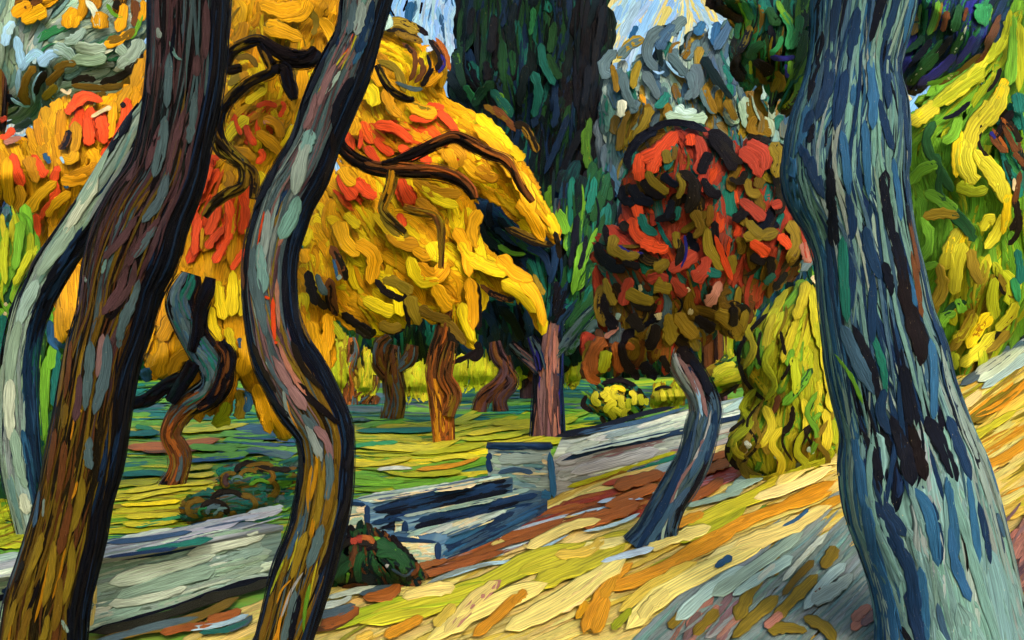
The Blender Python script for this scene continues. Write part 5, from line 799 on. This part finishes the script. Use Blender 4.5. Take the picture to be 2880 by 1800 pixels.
# ---- pine at right
t = Thing('pine_tree', (2.6, 5.7, -.1), 'massive leaning pine with blue and grey-green flaking bark at the right', 'tree')
PT = [(2700, 1960, 520), (2690, 1850, 430), (2678, 1800, 408), (2662, 1700, 380), (2640, 1600, 376), (2612, 1500, 386), (2580, 1400, 396), (2558, 1300, 376), (2540, 1200, 330), (2510, 1100, 318), (2488, 1000, 316), (2464, 900, 292), (2448, 800, 282), (2430, 700, 268), (2405, 600, 288), (2375, 500, 330), (2380, 400, 324), (2392, 300, 296), (2398, 200, 240), (2415, 100, 252), (2428, 0, 274), (2450, -200, 270), (2480, -500, 220), (2500, -800, 150)]
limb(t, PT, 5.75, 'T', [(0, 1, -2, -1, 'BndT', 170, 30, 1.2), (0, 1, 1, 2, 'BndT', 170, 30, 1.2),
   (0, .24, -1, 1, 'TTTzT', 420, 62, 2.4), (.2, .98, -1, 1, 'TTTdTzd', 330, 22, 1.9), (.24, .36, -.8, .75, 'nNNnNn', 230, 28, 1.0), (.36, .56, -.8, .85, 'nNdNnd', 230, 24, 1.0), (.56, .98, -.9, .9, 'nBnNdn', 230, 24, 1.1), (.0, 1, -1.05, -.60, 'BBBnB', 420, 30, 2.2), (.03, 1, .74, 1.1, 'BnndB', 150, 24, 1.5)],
   '''n 30 2330,20 2325,80 2320,150; N 30 2300,20 2290,70 2285,120; n 30 2370,80 2365,130 2355,190; N 26 2440,20 2420,80 2405,140; n 26 2475,20 2460,80 2440,140; B 28 2530,10 2510,70 2505,130; N 34 2300,130 2285,200 2260,290; N 26 2275,230 2265,280; n 40 2310,180 2300,260 2270,340; n 30 2340,250 2325,310 2305,380; B 32 2400,220 2400,300 2395,380; n 28 2455,170 2445,240 2440,320; n 34 2500,170 2490,240 2495,300; n 28 2410,330 2425,380 2450,440; n 28 2485,310 2495,370 2505,430; B 34 2250,330 2240,390 2225,430; n 34 2260,340 2240,390; N 20 2260,380 2250,420; n 30 2225,430 2250,490 2280,560; B 40 2215,470 2225,540 2240,590; B 24 2315,420 2325,480 2335,560; B 24 2370,400 2375,480 2380,560; N 26 2295,510 2298,560 2300,600; N 34 2430,520 2430,570 2440,620; B 28 2450,490 2470,560 2475,620; n 28 2520,430 2505,500 2495,560; B 30 2530,380 2530,450 2525,520; N 36 2310,590 2315,650 2320,690; n 24 2340,580 2355,640 2350,680; N 30 2440,600 2450,660 2470,720; N 26 2505,600 2510,650; w 26 2510,640 2525,700 2530,760; w 26 2515,740 2525,810 2530,880; k 40 2475,730 2485,800 2495,860; N 34 2460,680 2475,740 2480,790; n 30 2390,670 2400,720 2420,780; e 34 2345,700 2345,790 2350,880; n 22 2315,690 2320,760 2325,830; n 20 2360,700 2362,780 2355,860; n 26 2410,800 2405,880 2400,950; N 26 2435,760 2445,800 2450,830; k 50 2480,820 2500,900 2520,990; k 34 2510,880 2530,950 2515,1010; B 22 2500,790 2515,860; n 26 2555,830 2575,900 2600,990; n 22 2600,930 2610,980; d 44 2350,940 2375,1010 2410,1080; N 26 2370,940 2400,1010 2420,1090; e 20 2410,960 2430,1030 2435,1090; G 14 2340,1010 2370,1060 2390,1110; N 40 2480,1040 2490,1110 2500,1180; B 30 2560,980 2560,1060 2545,1150; n 26 2590,1040 2610,1110 2630,1180; N 40 2600,1070 2620,1130 2640,1190; n 30 2440,1100 2430,1150 2450,1200; N 40 2460,1180 2480,1250 2490,1320; k 34 2500,1190 2510,1250 2520,1310; N 44 2540,1180 2570,1240 2600,1310; n 40 2600,1180 2620,1240 2640,1310; N 40 2640,1180 2665,1240 2675,1290; N 26 2400,1210 2420,1270 2425,1350; n 34 2420,1340 2440,1400 2480,1460; B 34 2505,1370 2535,1420 2555,1530; n 16 2545,1400 2560,1470 2562,1530; B 26 2580,1340 2590,1420 2600,1500; B 30 2590,1460 2600,1540 2635,1620; k 10 2610,1440 2625,1500 2628,1550; B 26 2640,1340 2645,1420 2655,1520; n 26 2665,1400 2680,1460 2690,1530; n 24 2705,1400 2720,1450 2740,1510; B 30 2740,1300 2750,1380 2770,1470; n 30 2770,1440 2785,1530 2800,1600; N 34 2800,1600 2825,1690 2850,1760; d 30 2730,1430 2750,1480; n 40 2425,1410 2460,1480 2490,1540; n 44 2480,1520 2510,1590 2520,1680; B 26 2530,1580 2540,1660 2545,1740; n 36 2510,1650 2530,1730 2540,1800; N 26 2500,1740 2520,1780 2530,1820; B 60 2450,1580 2475,1660 2490,1760; B 40 2390,1200 2392,1300 2400,1400; B 44 2410,1420 2430,1520 2450,1600; d 20 2570,1670 2580,1720 2600,1790''', n=150, seg=28, wf=.9, blunt=3.4, lf=1.3)
GAIN[0] = 1.3
def pinec(poly, pal, dirs, hands, d, thick, ph):
    crown(t, d, thick, [(poly, pal, dirs, 120, 30, 1.6), (poly, pal, dirs, 100, 20, 1.2)], hands, ph=ph)
pinec([(1985, -60), (2020, 30), (2070, 60), (2050, 140), (2080, 230), (2110, 260), (2150, 250), (2170, 330), (2240, 340), (2290, 200), (2300, -60)], 'gggGEeNufe', [(2050, 40, 50), (2120, 120, 110), (2200, 100, 100), (2220, 280, 120), (2100, 200, 60)],
  '''k 30 1985,0 2020,25 2060,50; k 30 2030,20 2060,45 2090,60; D 22 2010,10 2050,30; E 16 2080,60 2072,90 2075,110; N 30 2110,80 2095,120 2075,150; U 16 2110,70 2100,110 2080,140; D 34 2080,150 2065,190 2090,230; g 30 2150,120 2120,140 2110,170; E 12 2100,180 2110,210 2120,230; k 44 2120,170 2150,190 2170,210; L 10 2110,170 2112,210; g 30 2160,20 2180,60 2190,50; E 24 2195,30 2215,60 2225,90 2215,140; G 18 2185,0 2200,30 2230,70; E 16 2200,100 2190,130 2165,155; v 16 2165,160 2200,165 2240,160; N 20 2165,70 2170,100; E 26 2250,40 2245,90 2225,140; g 30 2260,80 2255,140 2240,180; u 26 2180,200 2200,230 2190,260; G 20 2245,230 2240,270 2200,310; D 26 2255,250 2235,290 2195,320; L 9 2240,250 2225,280 2200,305; U 20 2190,220 2170,260; u 24 2140,240 2130,280 2160,330; v 10 2210,180 2215,220; G 16 2225,170 2220,210''', 6.4, .5, 1.3)
pinec([(2530, -60), (2870, -60), (2830, 30), (2800, 120), (2720, 190), (2620, 250), (2560, 275), (2520, 250), (2510, 160), (2560, 60)], 'nvgfgvngE', [(2600, 50, 105), (2700, 60, 105), (2600, 180, 130), (2720, 130, 125), (2800, 50, 110)],
  '''g 26 2575,0 2570,50 2575,90; U 20 2560,20 2575,60 2565,100; G 9 2590,10 2585,50 2580,90; G 20 2640,0 2630,50 2610,100; U 10 2650,5 2640,50 2625,90; w 24 2665,30 2655,70 2650,90; g 26 2700,10 2690,60 2680,90; h 6 2700,30 2690,60 2675,85; w 14 2720,20 2710,60; E 40 2765,10 2760,40 2765,70; E 20 2785,10 2775,50 2770,75; G 8 2790,20 2782,60; w 20 2815,40 2790,90 2770,130; w 20 2810,60 2770,150 2740,180; g 20 2600,100 2570,130 2530,150; N 24 2620,110 2590,150 2550,190; g 16 2650,110 2620,150 2580,190; N 24 2680,100 2640,150 2600,180; h 6 2655,125 2635,155 2620,175; v 24 2560,110 2540,130 2525,140; v 20 2560,160 2540,190 2525,220; g 30 2640,150 2590,200 2550,240; h 5 2630,150 2595,190 2560,230; v 26 2690,150 2640,200 2580,240; g 20 2710,90 2690,130 2675,160; h 6 2720,70 2700,120 2675,160; v 20 2740,100 2720,140 2690,180; u 18 2760,150 2700,200 2640,240; G 14 2700,200 2640,230 2600,235; k 18 2600,250 2570,262 2550,255; q 14 2680,212 2665,220''', 6.6, .5, 2.3)
GAIN[0] = 1.0
seg_tree_top(t, 5.9, 2560, -1100, 560, 240, 'gfnGe', 1.0)

GAIN[0] = .8
# ---- sinuous trunk
t = Thing('sinuous_tree', (-1.5, 6.1, 0), 'sinuous near trunk with a grey-mauve heart and navy edges, left of the middle', 'tree')
BT = [(770, 1880, 170), (797, 1800, 148), (826, 1700, 156), (855, 1600, 162), (888, 1500, 148), (910, 1400, 148), (920, 1300, 142), (918, 1250, 148), (908, 1200, 158), (862, 1120, 178), (832, 1060, 176), (797, 1000, 166), (768, 900, 142), (757, 800, 138), (764, 700, 138), (790, 610, 142), (806, 560, 144), (852, 480, 142), (888, 400, 124), (925, 300, 136), (968, 200, 136), (1008, 100, 112), (1030, 0, 128), (1070, -150, 120), (1120, -400, 90)]
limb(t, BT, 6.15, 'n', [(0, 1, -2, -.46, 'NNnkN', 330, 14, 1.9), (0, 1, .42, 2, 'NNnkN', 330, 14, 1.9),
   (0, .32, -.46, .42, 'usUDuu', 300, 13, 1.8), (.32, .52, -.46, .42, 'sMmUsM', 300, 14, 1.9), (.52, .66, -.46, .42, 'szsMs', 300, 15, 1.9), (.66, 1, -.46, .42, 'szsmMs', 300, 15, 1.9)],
   '''T 44 850,560 830,620 800,680; z 44 880,400 860,480 840,560; T 40 890,380 870,450; m 20 905,280 890,340 870,380; m 20 960,200 930,260 910,320; p 8 1000,120 990,170 960,220; s 26 1010,20 1000,80 990,120; z 30 1030,30 1020,80 1010,120; T 14 1040,10 1020,60; l 6 990,160 950,220 910,280; l 5 1020,90 1000,150 970,220; t 10 970,220 940,270 920,290; R 6 1003,115 995,150 975,180; n 30 1055,20 1040,90 1010,170; B 18 1040,110 1020,160 1000,200; N 26 970,20 965,100 940,160; N 26 930,180 900,250 870,310; N 26 860,320 840,390 820,450; N 24 1000,230 960,300 940,370; k 26 940,380 935,440 900,540; N 24 800,470 770,540 730,600; n 14 965,110 962,150;
   R 7 765,605 755,650 745,700; z 30 775,600 765,680 750,760; p 12 820,610 810,660 795,700; T 34 750,690 755,760 760,830; s 34 740,780 750,860 770,950; s 30 735,700 730,780 740,860; R 14 782,840 785,900 792,960; p 12 790,790 792,850 800,930; R 9 763,838 775,845; R 10 790,965 800,965; w 26 700,640 695,740 705,820; p 16 800,960 830,1030 880,1110; m 34 790,1000 830,1070 880,1150; s 14 770,1000 800,1060 850,1120; D 24 730,960 760,1030 800,1100; t 6 770,1015 800,1060 820,1080; z 12 820,1090 830,1150 850,1190; Q 6 830,1120 840,1160 860,1200; z 26 880,1180 900,1230 920,1290; m 26 900,1190 930,1230 945,1290; s 24 870,1160 900,1200;
   o 14 910,1250 905,1320 890,1400; o 12 895,1300 885,1370 885,1430; s 26 935,1260 940,1330 930,1400; U 20 920,1330 915,1400 900,1470; u 26 945,1340 935,1410 920,1470; o 14 900,1440 890,1500; U 26 880,1480 860,1540 840,1610; s 30 920,1460 900,1530 880,1580; d 14 880,1430 850,1500 830,1560; l 6 860,1470 850,1530 830,1590; l 6 905,1560 890,1620 880,1670; Q 7 840,1610 815,1640 800,1680; Q 6 835,1640 810,1720 800,1790; Q 9 810,1710 800,1760 780,1800; a 8 870,1590 840,1640 810,1720; L 10 820,1560 800,1610 780,1660; u 26 790,1650 770,1730 750,1790; s 26 850,1640 830,1720 810,1790; G 12 885,1620 870,1690 860,1760; N 22 860,1650 840,1730 830,1790; w 14 785,1700 770,1760; N 26 980,1330 975,1400 950,1470; k 18 945,1470 930,1540 905,1600; N 26 850,1230 865,1300 860,1390; n 20 800,1530 780,1580 760,1640; N 24 735,1040 780,1110 840,1170; k 24 850,1070 900,1130 960,1190; D 22 830,960 870,1040 920,1100; N 30 820,820 835,900 860,980; u 14 845,850 850,910 870,970; N 26 975,1210 985,1260 975,1320''', n=170, seg=22)
seg_tree_top(t, 6.2, 1150, -700, 430, 260, 'OoUGu', .9)

GAIN[0] = .72
# ---- dark slanting trunk
t = Thing('slanting_tree', (-2.7, 5.9, 0), 'thick dark slanting near trunk, purple-brown above and olive below, at the left', 'tree')
AT = [(100, 1890, 250), (121, 1800, 222), (134, 1700, 214), (162, 1600, 202), (190, 1500, 196), (212, 1400, 186), (237, 1300, 196), (255, 1200, 192), (272, 1100, 188), (292, 1000, 190), (330, 880, 196), (345, 800, 212), (380, 700, 238), (415, 600, 224), (468, 500, 196), (492, 400, 188), (512, 300, 194), (525, 200, 200), (530, 100, 206), (533, 0, 212), (540, -200, 200), (560, -500, 150)]
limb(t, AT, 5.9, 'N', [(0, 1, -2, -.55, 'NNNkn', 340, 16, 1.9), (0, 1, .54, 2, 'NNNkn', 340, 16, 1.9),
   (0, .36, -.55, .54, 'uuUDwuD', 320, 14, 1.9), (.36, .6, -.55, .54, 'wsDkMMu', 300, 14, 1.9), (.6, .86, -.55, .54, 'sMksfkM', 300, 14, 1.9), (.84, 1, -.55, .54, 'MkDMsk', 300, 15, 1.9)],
   '''M 26 480,20 480,90 485,150; M 24 600,30 600,110 595,190; M 24 580,180 575,240; z 22 480,110 490,140; s 26 515,180 510,260 505,330; T 10 515,150 530,190 545,200; k 14 505,0 500,90 495,180; N 14 530,100 520,180 515,260; M 20 455,200 450,260 460,290; s 34 500,350 490,430 470,520; M 24 500,360 470,430 450,500; M 22 545,330 520,430 500,520; k 16 480,380 460,460; s 26 570,280 565,340 550,420; M 20 420,470 400,530; s 30 505,500 480,580 440,640; k 16 500,400 490,480 460,560; M 26 430,620 390,690 340,740; M 22 480,620 440,690 400,760; s 24 470,640 440,700 410,740; T 8 390,690 385,700; M 26 400,760 370,830 330,890; M 22 420,740 400,810 350,880; T 12 350,740 335,780; s 30 420,790 400,850 370,930; s 26 390,860 370,930 360,980; M 20 280,780 270,830 255,890; k 14 340,860 350,900 390,830; z 10 280,790 290,800; m 20 330,940 320,1000 310,1060; u 26 225,950 215,1040 200,1140; w 24 240,960 235,1050 225,1120; s 30 300,960 290,1060 280,1150; s 34 340,940 330,1040 300,1160; M 24 270,1050 265,1120 255,1180; k 14 245,1000 240,1100; Q 6 262,1130 255,1170 245,1230; Q 10 265,1140 270,1155; u 26 230,1130 225,1200;
   w 26 200,1200 190,1280 180,1350; D 24 170,1200 160,1290 150,1360; s 24 290,1220 285,1280 290,1310; w 24 230,1230 220,1330 205,1400; z 8 195,1245 185,1260 188,1280; Q 8 258,1340 250,1370 242,1390; U 24 270,1330 260,1400 240,1480; w 24 240,1400 225,1470 210,1540; U 24 240,1500 230,1600 210,1680; d 24 150,1370 145,1430 140,1470; z 12 170,1390 168,1440; U 26 170,1480 150,1550 120,1620; u 26 150,1520 130,1600 100,1680; U 24 200,1500 190,1590 170,1680; o 10 190,1540 170,1640 150,1720; u 26 210,1600 200,1690 190,1750; U 26 100,1660 80,1730 60,1790; o 10 90,1680 85,1740 80,1790; u 26 140,1680 120,1750 110,1800; U 20 180,1700 170,1760 150,1800; t 12 205,1720 215,1760; D 26 115,1560 90,1620; k 12 165,1600 150,1650 130,1700; s 14 110,1510 90,1570 70,1640; n 20 70,1600 50,1670 30,1730; o 8 225,1520 210,1590 190,1660''', n=160, seg=24)
seg_tree_top(t, 6.0, 600, -760, 480, 300, 'gGuUs', 1.0)
